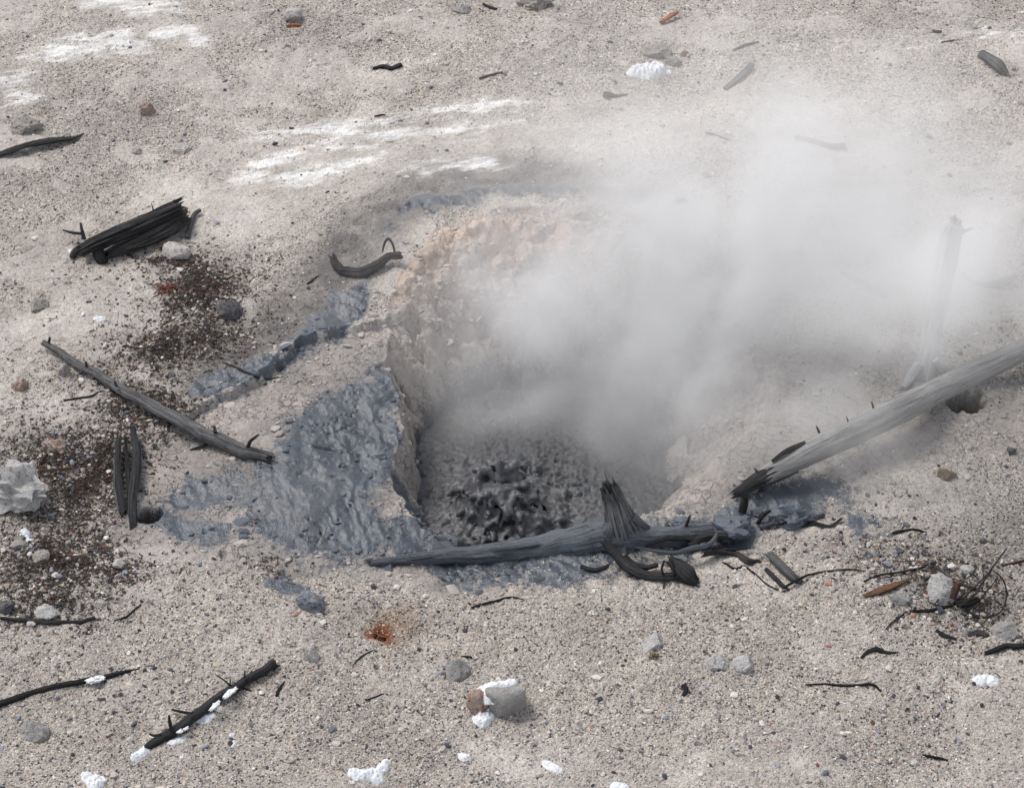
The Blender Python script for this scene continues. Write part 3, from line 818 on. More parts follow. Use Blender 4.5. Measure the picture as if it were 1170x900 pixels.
def build_clods():
    """flakes and clods of dried and wet mud, uncountable, along the apron and the bank"""
    r = np.random.default_rng(23)
    x, y = random_xy(120000, r)
    m = regions(x, y)
    edge = np.exp(-(m['dA'] / .12) ** 2) * .10 + np.exp(-(m['dc'] / .10) ** 2) * .5 + m['wall'] * .16 * sst(.2, .5, m['u']) + .012 * m['mud'] * (1 - m['wall']) + .04 * m['dry'] + .30 * m['bits'] * (1 - m['mud'])
    k = (r.random(len(x)) < edge * .55) & (y < 2.2)
    x, y = x[k], y[k]; m = {q: v[k] for q, v in m.items()}; n = len(x)
    size = .005 + .010 * r.random(n) ** 2 + .022 * r.random(n) ** 8
    col = np.where(((m['mud'] > .35) | ((m['bits'] > .2) & (r.random(n) < .85)))[:, None], np.array([(.11, .12, .145)]), np.array([(.38, .345, .32)])) * r.uniform(.7, 1.15, (n, 1))
    v, f = _ico()
    sc = np.stack([size * r.uniform(.8, 1.5, n), size * r.uniform(.8, 1.5, n), size * r.uniform(.3, .6, n)], 1)
    P = v[None] * (1 + r.uniform(-.3, .3, (n, 12, 1))) * sc[:, None, :]
    tl = r.normal(0, .35, (n, 1)); P[..., 2] += P[..., 0] * tl
    a = r.random(n) * 6.283; ca, sa = np.cos(a)[:, None], np.sin(a)[:, None]
    Q = np.stack([P[..., 0] * ca - P[..., 1] * sa, P[..., 0] * sa + P[..., 1] * ca, P[..., 2]], -1)
    Q += np.stack([x, y, relief(x, y, m) + sc[:, 2] * .2], 1)[:, None, :]
    F = (f[None] + (np.arange(n) * 12)[:, None, None]).reshape(-1, 3)
    me = mesh_np('mud_crumbs', Q.reshape(-1, 3), F, smooth=False)
    attr_color(me, 'tint', np.repeat(col, 12, 0))
    o = link('mud_crumbs', me, grain_material('mud_crumb'), origin=(0, 0, 0))
    o['kind'] = 'stuff'; o['label'] = 'crumbs and flakes of mud around the crater'
    print('clods', n)

# ------------------------------------------------------------------ steam
def build_steam():
    puffs = [  # pixel, depth y, radii, strength
        (600, 468, .20, .65, .42, .32, .9),
        (690, 440, .30, .85, .60, .50, 1.4),
        (770, 375, .50, 1.1, .80, .75, 1.6),
        (850, 310, .65, 1.25, .95, .80, 1.15),
        (920, 250, .80, 1.4, 1.1, .85, .55),
        (690, 350, .70, .95, .60, .65, 1.2),
        (970, 350, .5, 1.2, .9, .75, 1.0),
        (860, 455, .0, 1.05, .75, .50, 1.5),
        (945, 505, -.66, .62, .36, .32, 2.8),
        (1080, 305, -.80, .66, .42, .62, 2.3),
        (1060, 395, -.75, .35, .25, .25, 1.2),
        (880, 170, 1.5, 2.0, 1.4, .85, .55),
        (570, 390, .65, 1.0, .60, .65, .85),
        (800, 320, .4, 2.1, 1.3, 1.1, .38),
        (1040, 230, 1.0, 1.3, .9, .7, .45),
        (1080, 360, .2, .9, .6, .5, .6),
        (740, 540, -.4, .55, .4, .25, .5),
    ]
    lo, hi = np.array([-1.7, -1.7, -.7]), np.array([4.6, 4.6, 2.6])
    ng = bpy.data.node_groups.new('steam_field', 'GeometryNodeTree')
    ng.interface.new_socket('Geometry', in_out='OUTPUT', socket_type='NodeSocketGeometry')
    g = N(ng)
    P = g.n('GeometryNodeInputPosition').outputs[0]
    w = g.n('ShaderNodeTexNoise'); g.set(w.inputs['Vector'], P); w.inputs['Scale'].default_value = 1.3; w.inputs['Detail'].default_value = 3
    vm = g.n('ShaderNodeVectorMath', operation='MULTIPLY_ADD'); g.set(vm.inputs[0], w.outputs['Color']); vm.inputs[1].default_value = (1., 1., 1.)
    sub = g.n('ShaderNodeVectorMath', operation='SUBTRACT'); g.set(sub.inputs[0], P); sub.inputs[1].default_value = (.5, .5, .5)
    g.set(vm.inputs[2], sub.outputs[0]); Q = vm.outputs[0]
    tot = None
    for (px, py, Y, rx, ry, rz, st) in puffs:
        c = on_y(px, py, Y)
        a = g.n('ShaderNodeVectorMath', operation='SUBTRACT'); g.set(a.inputs[0], Q); a.inputs[1].default_value = tuple(c)
        b = g.n('ShaderNodeVectorMath', operation='MULTIPLY'); g.set(b.inputs[0], a.outputs[0]); b.inputs[1].default_value = (1 / rx, 1 / ry, 1 / rz)
        d = g.n('ShaderNodeVectorMath', operation='LENGTH'); g.set(d.inputs[0], b.outputs[0])
        e = g.rng(d.outputs['Value'], 1.25, .0, 0, st * STEAM_K)
        tot = e if tot is None else g.math('ADD', tot, e)
    n = g.rng(g.noise(Q, 2.4, 5, .62), .34, .66, .32, 1.5)
    vc = g.n('GeometryNodeVolumeCube')
    g.set(vc.inputs['Density'], g.math('MULTIPLY', tot, n))
    vc.inputs['Min'].default_value = tuple(lo); vc.inputs['Max'].default_value = tuple(hi)
    for k, q in enumerate('XYZ'): vc.inputs['Resolution ' + q].default_value = int((hi[k] - lo[k]) / .032)
    m = bpy.data.materials.new('steam'); m.use_nodes = True; nt = m.node_tree; nt.nodes.clear(); h = N(nt)
    out = h.n('ShaderNodeOutputMaterial'); vs = h.n('ShaderNodeVolumeScatter'); nt.links.new(vs.outputs[0], out.inputs['Volume'])
    vs.inputs['Color'].default_value = (.87, .838, .825, 1); vs.inputs['Anisotropy'].default_value = .1
    h.set(vs.inputs['Density'], h.attr('density', 'Fac'))
    sm = g.n('GeometryNodeSetMaterial'); g.set(sm.inputs['Geometry'], vc.outputs[0]); sm.inputs['Material'].default_value = m
    go = g.n('NodeGroupOutput'); ng.links.new(sm.outputs[0], go.inputs[0])
    vol = bpy.data.volumes.new('steam'); o = bpy.data.objects.new('steam', vol); COL.objects.link(o)
    vol.materials.append(m)
    md = o.modifiers.new('steam_field', 'NODES'); md.node_group = ng
    o['kind'] = 'stuff'; o['label'] = 'white steam billowing out of the mud crater and drifting right'
    return o
# ------------------------------------------------------------------ builders for the single things
def spline(P, m):
    P = np.asarray(P, float)
    if len(P) == 2:
        t = np.linspace(0, 1, m + 1)[:, None]; return P[0] + (P[1] - P[0]) * t
    Q = np.vstack([2 * P[0] - P[1], P, 2 * P[-1] - P[-2]]); out = []
    for i in range(1, len(Q) - 2):
        p0, p1, p2, p3 = Q[i - 1:i + 3]
        for t in np.linspace(0, 1, m, endpoint=False):
            out.append(.5 * (2 * p1 + (p2 - p0) * t + (2 * p0 - 5 * p1 + 4 * p2 - p3) * t * t + (3 * p1 - p0 - 3 * p2 + p3) * t ** 3))
    out.append(P[-1]); return np.array(out)

THIN = .64        # surveyed widths include the frayed outline
_seed = [100]
def tube_mesh(C, R, n=16, ridge=.08, rfreq=3., lfreq=3., jag=(0., 0.), flat=1., wob=.0, seed=0, twist=0., taper_end=(False, False)):
    T = np.gradient(C, axis=0); T /= np.linalg.norm(T, axis=1)[:, None] + 1e-9
    L = np.concatenate([[0], np.cumsum(np.linalg.norm(np.diff(C, axis=0), axis=1))])
    up = np.array([0, 0, 1.]) if abs(T[0][2]) < .85 else np.array([0, 1., 0])
    s = np.cross(T[0], up); s /= np.linalg.norm(s)
    V = []; G = []
    th = np.linspace(0, 2 * math.pi, n, endpoint=False)
    m = len(C)
    for i in range(m):
        s = s - T[i] * np.dot(s, T[i]); s /= np.linalg.norm(s)
        u = np.cross(s, T[i])
        a = th + twist * L[i]
        q = np.stack([np.cos(th) * rfreq, np.sin(th) * rfreq, np.full(n, L[i] * lfreq)], 1)
        q2 = np.stack([np.cos(th) * rfreq * 2.6, np.sin(th) * rfreq * 2.6, np.full(n, L[i] * lfreq * 1.4)], 1)
        nz = fbm3(q + seed * 3.7, 3, seed); nz2 = 1 - 2 * np.abs(fbm3(q2 + seed, 2, seed + 5))
        r = R[i] * (1 + ridge * 1.3 * nz + ridge * .8 * nz2)
        off = np.outer(np.cos(a) * r, s) + np.outer(np.sin(a) * r * flat, u)
        j = np.zeros(n)
        if i == 0: j = -jag[0] * (np.abs(fbm3(q2 * 1.7 + 9, 2, seed + 9)) * 2)
        if i == m - 1: j = jag[1] * (np.abs(fbm3(q2 * 1.7 + 4, 2, seed + 8)) * 2)
        V.append(C[i] + off + np.outer(j, T[i]))
        G.append(np.stack([np.cos(th), np.sin(th), np.full(n, L[i] * 4)], 1))
    V = np.concatenate(V); G = np.concatenate(G)
    F = []
    for i in range(m - 1):
        for k in range(n):
            F.append((i * n + k, i * n + (k + 1) % n, (i + 1) * n + (k + 1) % n, (i + 1) * n + k))
    nv = len(V)
    c0 = C[0] + T[0] * (jag[0] * .8 + R[0] * .15); c1 = C[-1] - T[-1] * (jag[1] * .8 + R[-1] * .15)
    V = np.vstack([V, c0, c1]); G = np.vstack([G, [0, 0, 0], [0, 0, L[-1] * 4]])
    for k in range(n):
        F.append((nv, (k + 1) % n, k)); F.append((nv + 1, (m - 1) * n + k, (m - 1) * n + (k + 1) % n))
    return V, F, G

def resolve(pts, embed):
    """photo survey points (px, py, radius px, extra lift in m) -> world centre line and radii"""
    C = []; R = []
    for p in pts:
        if isinstance(p, np.ndarray): C.append(p[:3]); R.append(p[3] * THIN); continue
        q = at(p[0], p[1]); r = p[2] * THIN * pxm(q)
        lift = r * (1 - 2 * embed) + (p[3] if len(p) > 3 else 0)
        C.append(at(p[0], p[1], lift)); R.append(r)
    return np.array(C), np.array(R)

def tube(name, pts, mat, parent=None, m=8, embed=.22, origin=None, **k):
    C, R = resolve(pts, embed)
    CC = spline(np.column_stack([C, R]), m)
    _seed[0] += 1
    k.setdefault('seed', _seed[0])
    wob = k.pop('wob', 0)
    P = CC[:, :3]; Rr = np.maximum(CC[:, 3], .0012)
    if wob:
        t = np.arange(len(P)) * .23
        P = P + wob * Rr[:, None] * np.stack([fbm2(t, t * 0 + k['seed'], 3, 1), fbm2(t, t * 0 + k['seed'] + 9, 3, 2), .5 * fbm2(t, t * 0 + k['seed'] + 5, 3, 3)], 1)
    V, F, G = tube_mesh(P, Rr, **k)
    me = mesh_np(name, V, F); attr_vec(me, 'grain', G); me.set_sharp_from_angle(angle=.75)
    return link(name, me, mat, parent, origin)

def rock(name, px, py, w, h, mat, seed, cuts=14, rough=.08, embed=.3, depth=.85, rot=None, sub=4, parent=None):
    import bmesh
    g = at(px, py + h * .18); s = pxm(g); W_, H_ = w * s, h * s
    D = W_ * depth; Z = max((H_ - .57 * D * .8) / .82, .35 * W_) / (1 - embed)
    bm = bmesh.new(); bmesh.ops.create_icosphere(bm, subdivisions=sub, radius=1)
    V = np.array([v.co[:] for v in bm.verts]); F = [tuple(v.index for v in f.verts) for f in bm.faces]; bm.free()
    r = np.random.default_rng(seed)
    for _ in range(cuts):
        n = r.normal(size=3); n /= np.linalg.norm(n); d = r.uniform(.58, .88)
        e = np.maximum(V @ n - d, 0); V = V - np.outer(e, n)
    V = V * (1 + rough * 1.5 * fbm3(V * 2.2 + seed, 4, seed)[:, None] + rough * 1.0 * fbm3(V * 6 + seed, 4, seed + 3)[:, None])
    V /= np.abs(V).max(0)
    a = r.uniform(0, 6.28) if rot is None else rot
    # spin first, then size, so the outline keeps the surveyed width
    V = V @ np.array([[math.cos(a), -math.sin(a), 0], [math.sin(a), math.cos(a), 0], [0, 0, 1]]); V /= np.abs(V).max(0)
    V = V * np.array([W_ / 2, D / 2, Z / 2]) + np.array([g[0], g[1], gz(g[0], g[1]) + Z * (.5 - embed)])
    me = mesh_np(name, V, F); me.set_sharp_from_angle(angle=.6)
    return link(name, me, mat, parent)

def patch(name, blobs, height, mat, seed=0, n=70, parent=None, lift=0., rough=.62, thr=.5, base=None):
    """a lump lying on the surface: outline from merged blobs, real thickness"""
    C = []
    for b in blobs:
        q = at(b[0], b[1], lift); C.append((q[0], q[1], b[2] * pxm(q), b[3] if len(b) > 3 else 1., b[4] if len(b) > 4 else .9))
    x0 = min(c[0] - 2 * c[2] for c in C); x1 = max(c[0] + 2 * c[2] for c in C)
    y0 = min(c[1] - 2 * c[2] for c in C); y1 = max(c[1] + 2 * c[2] for c in C)
    ny = max(24, int(n * (y1 - y0) / max(x1 - x0, y1 - y0))); nx = max(24, int(n * (x1 - x0) / max(x1 - x0, y1 - y0)))
    X, Y = np.meshgrid(np.linspace(x0, x1, nx), np.linspace(y0, y1, ny)); x, y = X.ravel(), Y.ravel()
    f = np.zeros(x.shape); rm = np.mean([c[2] for c in C])
    for cx, cy_, r, s, asp in C:
        f += s * np.exp(-.7 * (((x - cx) / r) ** 2 + ((y - cy_) / (r * asp)) ** 2))
    f = f + rough * .5 * fbm2(x / rm * 1.6, y / rm * 1.6, 4, seed + 5)
    t = np.clip((f - thr), -1, 1)
    height = height * .62
    hgt = np.where(t > 0, np.clip(t, 0, 1) ** .65, t * 3)
    hgt = hgt * (1 + .35 * fbm2(x / rm * 3, y / rm * 3, 4, seed + 7))
    z = ground(x, y) + lift + height * hgt - height * .12
    if base is not None: z = base + height * hgt
    idx = np.arange(nx * ny).reshape(ny, nx)
    F = np.stack([idx[:-1, :-1], idx[:-1, 1:], idx[1:, 1:], idx[1:, :-1]], -1).reshape(-1, 4)
    F = F[(t[F] > -.12).any(1)]
    us, inv = np.unique(F, return_inverse=True)
    V = np.stack([x, y, z], 1)[us]; F = inv.reshape(-1, 4)
    me = mesh_np(name, V, F)
    return link(name, me, mat, parent)

def snow_on(name, pts, mat, parent=None, seed=0):
    """snow clinging along the top of a thing: flattened lumpy ridge"""
    return tube(name, pts, mat, parent, m=9, embed=.1, n=16, ridge=.6, rfreq=1.6, lfreq=70, seed=seed, jag=(.01, .01), flat=.6)

def build_objects():
    WD_GREY = wood_material('weathered_grey_wood', (.035, .035, .036), (.115, .115, .118), (.27, .265, .26))
    WD_DARK = wood_material('dark_soaked_wood', (.010, .010, .011), (.032, .032, .034), (.085, .085, .09))
    WD_CHAR = wood_material('charred_wood', (.006, .006, .006), (.017, .017, .018), (.05, .05, .052), rough=.7)
    WD_LOG = wood_material('bleached_log_wood', (.13, .127, .125), (.235, .23, .225), (.34, .332, .32), streak=.5)
    WD_HAZED = wood_material('haze_lightened_wood', (.26, .255, .26), (.38, .375, .38), (.50, .49, .49), streak=.5)  # snag wood: steam haze partly painted in, colour lightened to lower its contrast
    WD_BARK = wood_material('burnt_bark', (.012, .010, .009), (.045, .041, .039), (.11, .10, .10))
    WD_BROWN = wood_material('brown_rotten_wood', (.05, .024, .012), (.17, .085, .045), (.33, .19, .11))
    WD_RED = wood_material('reddish_brown_twig_wood', (.03, .014, .010), (.10, .045, .03), (.20, .10, .07))
    WD_OCHRE = wood_material('split_wood_ochre', (.06, .042, .02), (.17, .125, .06), (.30, .23, .13))
    WD_MUD = wood_material('mud_caked_wood', (.06, .065, .072), (.11, .12, .137), (.18, .185, .195), mud=(.115, .126, .145), rough=.45)
    WD_ORANGE = rock_material('rusty_orange_wood', (.20, .05, .015), (.42, .12, .04), (.55, .20, .08))
    RK_PALE = rock_material('pale_sinter_rock', (.38, .375, .37), (.50, .49, .48), (.62, .61, .60), 15)
    RK_WHITE = rock_material('whitish_rock', (.48, .44, .42), (.60, .56, .53), (.70, .67, .65), 18)
    RK_TAN = rock_material('tan_rock', (.27, .245, .215), (.38, .35, .315), (.48, .45, .41), 20)
    RK_GREY = rock_material('grey_rock', (.26, .255, .25), (.37, .36, .35), (.47, .455, .44), 20)
    RK_BLUE = rock_material('blue_grey_rock', (.12, .135, .165), (.22, .24, .285), (.38, .40, .44), 22)
    RK_DARK = rock_material('dark_grey_rock', (.05, .05, .058), (.11, .11, .125), (.20, .19, .20), 26)
    RK_RED = rock_material('reddish_rock', (.36, .24, .19), (.46, .34, .28), (.52, .42, .36), 24, spec=(.42, .10, .06))
    RK_OCHRE = rock_material('ochre_rock', (.09, .065, .03), (.20, .15, .075), (.33, .28, .18), 26)
    RK_RUST = rock_material('rust_lump', (.10, .03, .008), (.26, .085, .018), (.38, .15, .04), 30)
    NEEDLE = rock_material('rusty_needles', (.16, .03, .015), (.30, .06, .025), (.42, .11, .05), 60)
    CRUST_M = rock_material('salt_crust', (.62, .62, .62), (.74, .74, .73), (.82, .82, .82), 30)
    MUDCLOD = mud_material('blue_mud_clod', (.085, .098, .122), .5)
    SNOW = snow_material()

    # ---- weathered pole lying from the bank down to the mud apron
    r = root('fallen_pole', at(180, 460))
    tag(r, 'long thin grey pole with knots, its splintered end resting on the blue mud', 'log')
    tube('pole_wood', [(50, 392, 5, .03), (80, 410, 7, .03), (135, 442, 9, .03), (190, 473, 11, .04), (235, 497, 13, .03), (275, 514, 12, .01), (303, 521, 9)], WD_GREY, r, m=14, n=20, ridge=.07, jag=(.01, .05), wob=.35)
    for p in ([(56, 391, 2.5, .06), (57, 385, 1.8, .09)], [(99, 419, 2.5, .06), (98, 413, 2, .085)], [(133, 441, 3, .08), (131, 436, 2.3, .10)], [(246, 494, 3.5, .09), (245, 487, 2.2, .11)]):
        tube('knot', p, WD_DARK, r, n=8, m=3)
    tube('branch_stub', [(283, 511, 3.5, .05), (286, 504, 3, .09), (292, 499, 2.3, .11), (296, 496, 1.2, .12)], WD_DARK, r, n=8, m=5)
    tube('branch_stub', [(245, 504, 3, .02), (230, 510, 2.6, .01), (217, 514, 1.4, .0)], WD_DARK, r, n=8, m=5)
    # ---- hollow charred log
    r = root('charred_log', at(150, 275))
    tag(r, 'hollow charred log with splintered end and pale split wood, beside a whitish stone', 'log')
    tube('bark_shell', [(96, 285, 11, .03), (112, 277, 14, .05), (140, 265, 15, .07), (170, 253, 15, .08), (198, 240, 13, .09)], WD_CHAR, r, m=10, n=30, ridge=.3, rfreq=4, jag=(.03, .10), embed=.1, flat=.8)
    tube('bark_shell', [(128, 290, 7, .0), (145, 283, 11, .01), (168, 274, 13, .015), (192, 262, 14, .02), (210, 250, 13, .03)], WD_BARK, r, m=9, n=26, ridge=.38, rfreq=4, jag=(.04, .04), embed=.15, flat=.8)
    tube('bark_shell', [(118, 291, 7, .0), (140, 280, 10, .01), (175, 265, 10, .01), (200, 254, 8, .02)], WD_CHAR, r, m=9, n=20, ridge=.4, rfreq=4, jag=(.04, .04), embed=.5, flat=.5)
    for px_, py_ in ((186, 240), (191, 238), (196, 237), (181, 244)):
        tube('splinter', [(px_ - 6, py_ + 6, 5, .11), (px_, py_, 4, .14), (px_ + 3, py_ - 5, 1.5, .16)], WD_CHAR, r, n=8, m=4, ridge=.3)
    tube('exposed_wood', [(198, 244, 8, .07), (207, 241, 10, .07), (212, 240, 8, .07)], WD_OCHRE, r, m=5, n=12, ridge=.2, jag=(.01, .02), flat=.7)
    tube('root_lobe', [(110, 277, 9, .05), (112, 288, 9, .03), (116, 297, 8, .0), (122, 299, 5, -.01)], WD_CHAR, r, m=6, n=14, ridge=.2)
    tube('root_lobe', [(97, 281, 7, .02), (86, 288, 6, .01), (82, 295, 5, -.01)], WD_BARK, r, m=6, n=12, ridge=.2)
    tube('splinter', [(176, 250, 1.6, .10), (175, 240, 1.4, .14), (173, 232, .6, .16)], WD_GREY, r, n=6, m=4)
    tube('root_fork', [(96, 273, 4, .05), (94, 264, 3, .09), (92, 255, 2, .12)], WD_BARK, r, n=8, m=5)
    tube('root_fork', [(93, 267, 2.6, .08), (83, 266, 2.4, .07), (72, 263, 1.4, .06)], WD_BARK, r, n=8, m=5)
    tag(tube('driftwood_stick', [(229, 240, 3, .02), (222, 245, 4, .015), (218, 256, 4, .01), (214, 272, 4.5, 0)], WD_GREY, m=8, n=10, ridge=.1), 'short curved greyish stick leaning behind the whitish stone at the charred log', 'stick')
    # ---- crescent branch on the rim
    r = root('crescent_branch', at(415, 305))
    tag(r, 'dark crescent-shaped branch with a small twig loop on the crater rim', 'branch')
    tube('branch_wood', [(380, 295, 5, .03), (386, 304, 7, .01), (398, 311, 8.5, .0), (415, 311, 8.5, .0), (432, 303, 7.5, .02), (446, 293, 6, .04), (456, 292, 6, .05)], WD_BARK, r, m=9, n=24, ridge=.34, rfreq=4, lfreq=5, jag=(.025, .03), wob=.5)
    tube('twig_loop', [(451, 291, 2, .05), (450, 283, 2, .08), (447, 276, 2, .11), (443, 273, 2.6, .12), (439, 279, 2, .09), (437, 288, 1.4, .05)], WD_DARK, r, m=6, n=7)
    # ---- big log reaching in from the right
    r = root('fallen_log', at(1000, 490))
    tag(r, 'large bleached log slanting in from the right, its dark splintered end over the mud', 'log')
    pts = [(848, 556, 11, .03), (880, 540, 17, .07), (930, 514, 22, .12), (985, 488, 24, .13), (1040, 462, 23, .13), (1100, 432, 21, .13), (1160, 404, 19, .10), (1240, 366, 18, .04), (1290, 342, 16, .0)]
    tube('log_wood', pts[1:], WD_LOG, r, m=16, n=48, ridge=.05, rfreq=3, lfreq=2.5, jag=(.05, .02), embed=.2)
    tube('splintered_end', [(846, 560, 7, .02), (862, 550, 11, .045), (884, 539, 15.5, .068), (905, 528, 17.5, .09)], WD_DARK, r, m=9, n=26, ridge=.26, rfreq=5, lfreq=3, jag=(.07, 0))
    tube('splinter', [(882, 527, 2.5, .16), (899, 515, 4, .2), (920, 506, 4, .21)], WD_BARK, r, m=5, n=8, ridge=.2)
    tube('splinter', [(843, 566, 3, .01), (858, 559, 4, .03), (880, 549, 5, .03)], WD_DARK, r, m=5, n=8, ridge=.2)
    for p in ([(936, 494, 2.6, .27), (933, 487, 1.2, .31)], [(998, 466, 2.6, .29), (996, 459, 1.2, .33)], [(866, 541, 2.2, .15), (862, 535, 1, .18)], [(969, 481, 1.6, .28), (967, 476, .8, .31)]):
        tube('branch_stub', p, WD_GREY, r, n=7, m=3)
    # ---- broken snag standing in the steam
    r = root('broken_snag', at(1052, 425))
    tag(r, 'pale broken tree snag leaning upright, half lost in the steam', 'snag')
    b = at(1056, 428); y = b[1]
    def wp(px, py, dy, rp):
        q = on_y(px, py, y + dy); return np.array([*q, rp * pxm(q)])
    tube('trunk', [wp(1056, 436, 0, 21), wp(1062, 400, .05, 17), wp(1070, 350, .12, 18), wp(1080, 300, .2, 19), wp(1088, 262, .26, 17), wp(1091, 252, .27, 10)], WD_HAZED, r, m=10, n=28, ridge=.12, rfreq=4, lfreq=2, jag=(0, .02))
    tube('root_spur', [wp(1050, 415, -.02, 8), wp(1040, 432, -.05, 9), (1032, 444, 6)], WD_HAZED, r, m=6, n=12, ridge=.15)
    tube('root_spur', [wp(1068, 410, -.02, 7), wp(1080, 425, -.02, 8), (1086, 440, 6)], WD_HAZED, r, m=6, n=12, ridge=.15)
    tube('branch_stub', [wp(1092, 268, .25, 6), wp(1102, 264, .25, 4), wp(1112, 260, .25, 2)], WD_HAZED, r, m=5, n=10, ridge=.2)
    # ---- mud-caked log along the lip with an upright fluted stub
    r = root('mud_caked_log', at(640, 620))
    tag(r, 'mud-coated log forming the near lip of the crater, with an upright fluted stub', 'log')
    tube('log_wood', [(425, 643, 6), (480, 638, 11), (540, 633, 16), (600, 628, 21, .0), (650, 620, 27, .0), (690, 612, 30, .0), (725, 614, 23, .0), (775, 612, 18, .0), (840, 602, 14)], WD_MUD, r, m=14, n=40, ridge=.09, rfreq=1.6, lfreq=6, embed=.36, jag=(.03, .05), wob=.2)
    tube('split_strip', [(470, 639, 2.5, .035), (530, 631, 3, .05), (585, 626, 3, .06), (618, 622, 2, .06)], WD_MUD, r, m=9, n=9, ridge=.25)
    tube('split_strip', [(440, 641, 2, .015), (500, 636, 3, .025), (560, 631, 3, .03), (605, 627, 2, .03)], WD_DARK, r, m=9, n=9, ridge=.3, jag=(.02, .03))
    b = at(708, 612, .03); y = b[1]
    def wq(px, py, dy, rp):
        q = on_y(px, py, y + dy); return np.array([*q, rp * 1.3 * pxm(q)])
    tube('fluted_stub', [wq(716, 620, 0, 30), wq(711, 603, .0, 21), wq(706, 586, .01, 16), wq(701, 570, .02, 13), wq(697, 560, .01, 11)], WD_GREY, r, m=9, n=48, ridge=.26, rfreq=6, lfreq=1.5, jag=(0, .07), flat=.8)
    tube('stub_foot', [wq(690, 618, -.02, 9), wq(698, 606, -.01, 12), wq(702, 594, .0, 8)], WD_MUD, r, m=6, n=18, ridge=.25, rfreq=4)
    tube('stub_foot', [wq(738, 618, -.03, 8), wq(728, 606, -.01, 10), wq(718, 592, .0, 8)], WD_GREY, r, m=6, n=18, ridge=.3, rfreq=4)
    tube('side_root', [wq(722, 590, .0, 7), wq(735, 600, -.01, 5), (748, 606, 3.5, .03), (765, 607, 2, .02)], WD_MUD, r, m=6, n=10, ridge=.15)
    # ---- curved root
    r = root('curved_root', at(735, 655))
    tag(r, 'dark curved root shaped like a ladle in front of the mud-coated log', 'root')
    tube('root_wood', [(692, 620, 5.5, .10), (703, 632, 7.5, .07), (716, 646, 9, .03), (734, 656, 9, .0), (755, 659, 8, 0), (774, 658, 8, .01)], WD_DARK, r, m=10, n=20, ridge=.14, jag=(.02, .02))
    tube('root_wood', [(714, 634, 4, .06), (722, 643, 5.5, .03), (736, 648, 5, .02), (752, 645, 4, .03)], WD_DARK, r, m=7, n=12, ridge=.12)
    tube('splayed_end', [(766, 640, 8, .05), (776, 648, 13, .03), (785, 657, 14, .01), (793, 664, 8, -.005)], WD_DARK, r, m=8, n=30, ridge=.28, rfreq=5, lfreq=2, jag=(.02, .04))
    tube('rootlet', [(759, 640, 2, .09), (756, 650, 2, .06), (759, 662, 1.6, .02), (758, 672, 1.2, .0)], WD_CHAR, r, m=5, n=7)
    tube('rootlet', [(766, 638, 2, .09), (770, 650, 1.8, .06), (768, 662, 1.4, .03)], WD_CHAR, r, m=5, n=7)
    tag(tube('gnarled_branch', [(726, 625, 2, .05), (748, 629, 3, .06), (772, 631, 4, .07), (792, 626, 5, .08), (808, 623, 4.5, .08), (818, 613, 4, .08), (817, 604, 2.5, .07)], WD_MUD, m=9, n=12, ridge=.12, jag=(.005, .01)), 'thin mud-grey branch bent upward at its right end, lying across the curved root', 'branch')
    tag(tube('broken_branch', [(806, 633, 4, .03), (822, 630, 5, .02), (840, 633, 5, .0), (855, 641, 5.5, .0), (864, 641, 3, .0)], WD_BARK, m=9, n=14, ridge=.2, jag=(.02, .03)), 'dark broken branch with frayed ends under the mud clod', 'branch')
    tag(tube('thin_stick', [(806, 625, 2, .03), (830, 628, 2.2, .03), (858, 626, 1.4, .02)], WD_CHAR, m=6, n=8), 'thin black stick poking out sideways from beneath the mud clod', 'stick')
    tag(rock('mud_clod', 832, 602, 58, 34, MUDCLOD, 3, cuts=10, rough=.28, embed=.25), 'large lump of blue-grey mud at the end of the mud-coated log', 'mud clod')
    tag(rock('mud_clod', 778, 598, 30, 16, MUDCLOD, 5, cuts=6, rough=.3, embed=.3), 'small lump of blue-grey mud just right of the fluted stub', 'mud clod')
    tag(rock('mud_clod', 905, 590, 60, 22, MUDCLOD, 8, cuts=6, rough=.35, embed=.4, depth=.6), 'flat wide mud lump below the splintered end of the bleached log', 'mud clod')
    tag(rock('mud_clod', 865, 583, 18, 12, MUDCLOD, 31, cuts=6, rough=.35, embed=.3), 'smallest mud lump between the bleached log end and the flat mud lump', 'mud clod')
    tag(tube('charred_peg', [(848, 585, 6, .01), (850, 576, 6.5, .05), (851, 571, 5, .08)], WD_CHAR, n=16, m=5, ridge=.2, jag=(0, .03)), 'short black charred peg standing below the dark end of the bleached log', 'wood')
    tag(tube('bark_strip', [(915, 601, 4, .0), (930, 598, 4, .0), (948, 601, 3, .0), (962, 592, 2, .01)], WD_CHAR, m=6, n=10, ridge=.3, flat=.5), 'black strip of soaked bark on the edge of the right-hand mud', 'bark')
    # ---- grey driftwood chip
    r = root('driftwood_chip', at(895, 650))
    tag(r, 'grey split driftwood chip with a thin dark side piece on the gravel', 'wood')
    tube('chip_wood', [(880, 633, 7, .02), (892, 645, 8, .02), (905, 658, 8, .01), (914, 664, 5, .0)], WD_GREY, r, m=8, n=20, ridge=.22, rfreq=4, flat=.6, jag=(.02, .03))
    tube('side_piece', [(875, 650, 3.5, .0), (885, 660, 4, .0), (896, 671, 3.5, 0), (902, 674, 2)], WD_DARK, r, m=6, n=10, ridge=.15)
    tube('side_piece', [(894, 672, 2, .02), (908, 664, 2.5, .02), (922, 657, 2, .015), (931, 655, 1)], WD_CHAR, r, m=6, n=8, ridge=.15)
    # ---- lower left sticks
    r = root('charred_stick', at(90, 780))
    tag(r, 'thin black stick with a clot of old snow, running in from the left edge', 'stick')
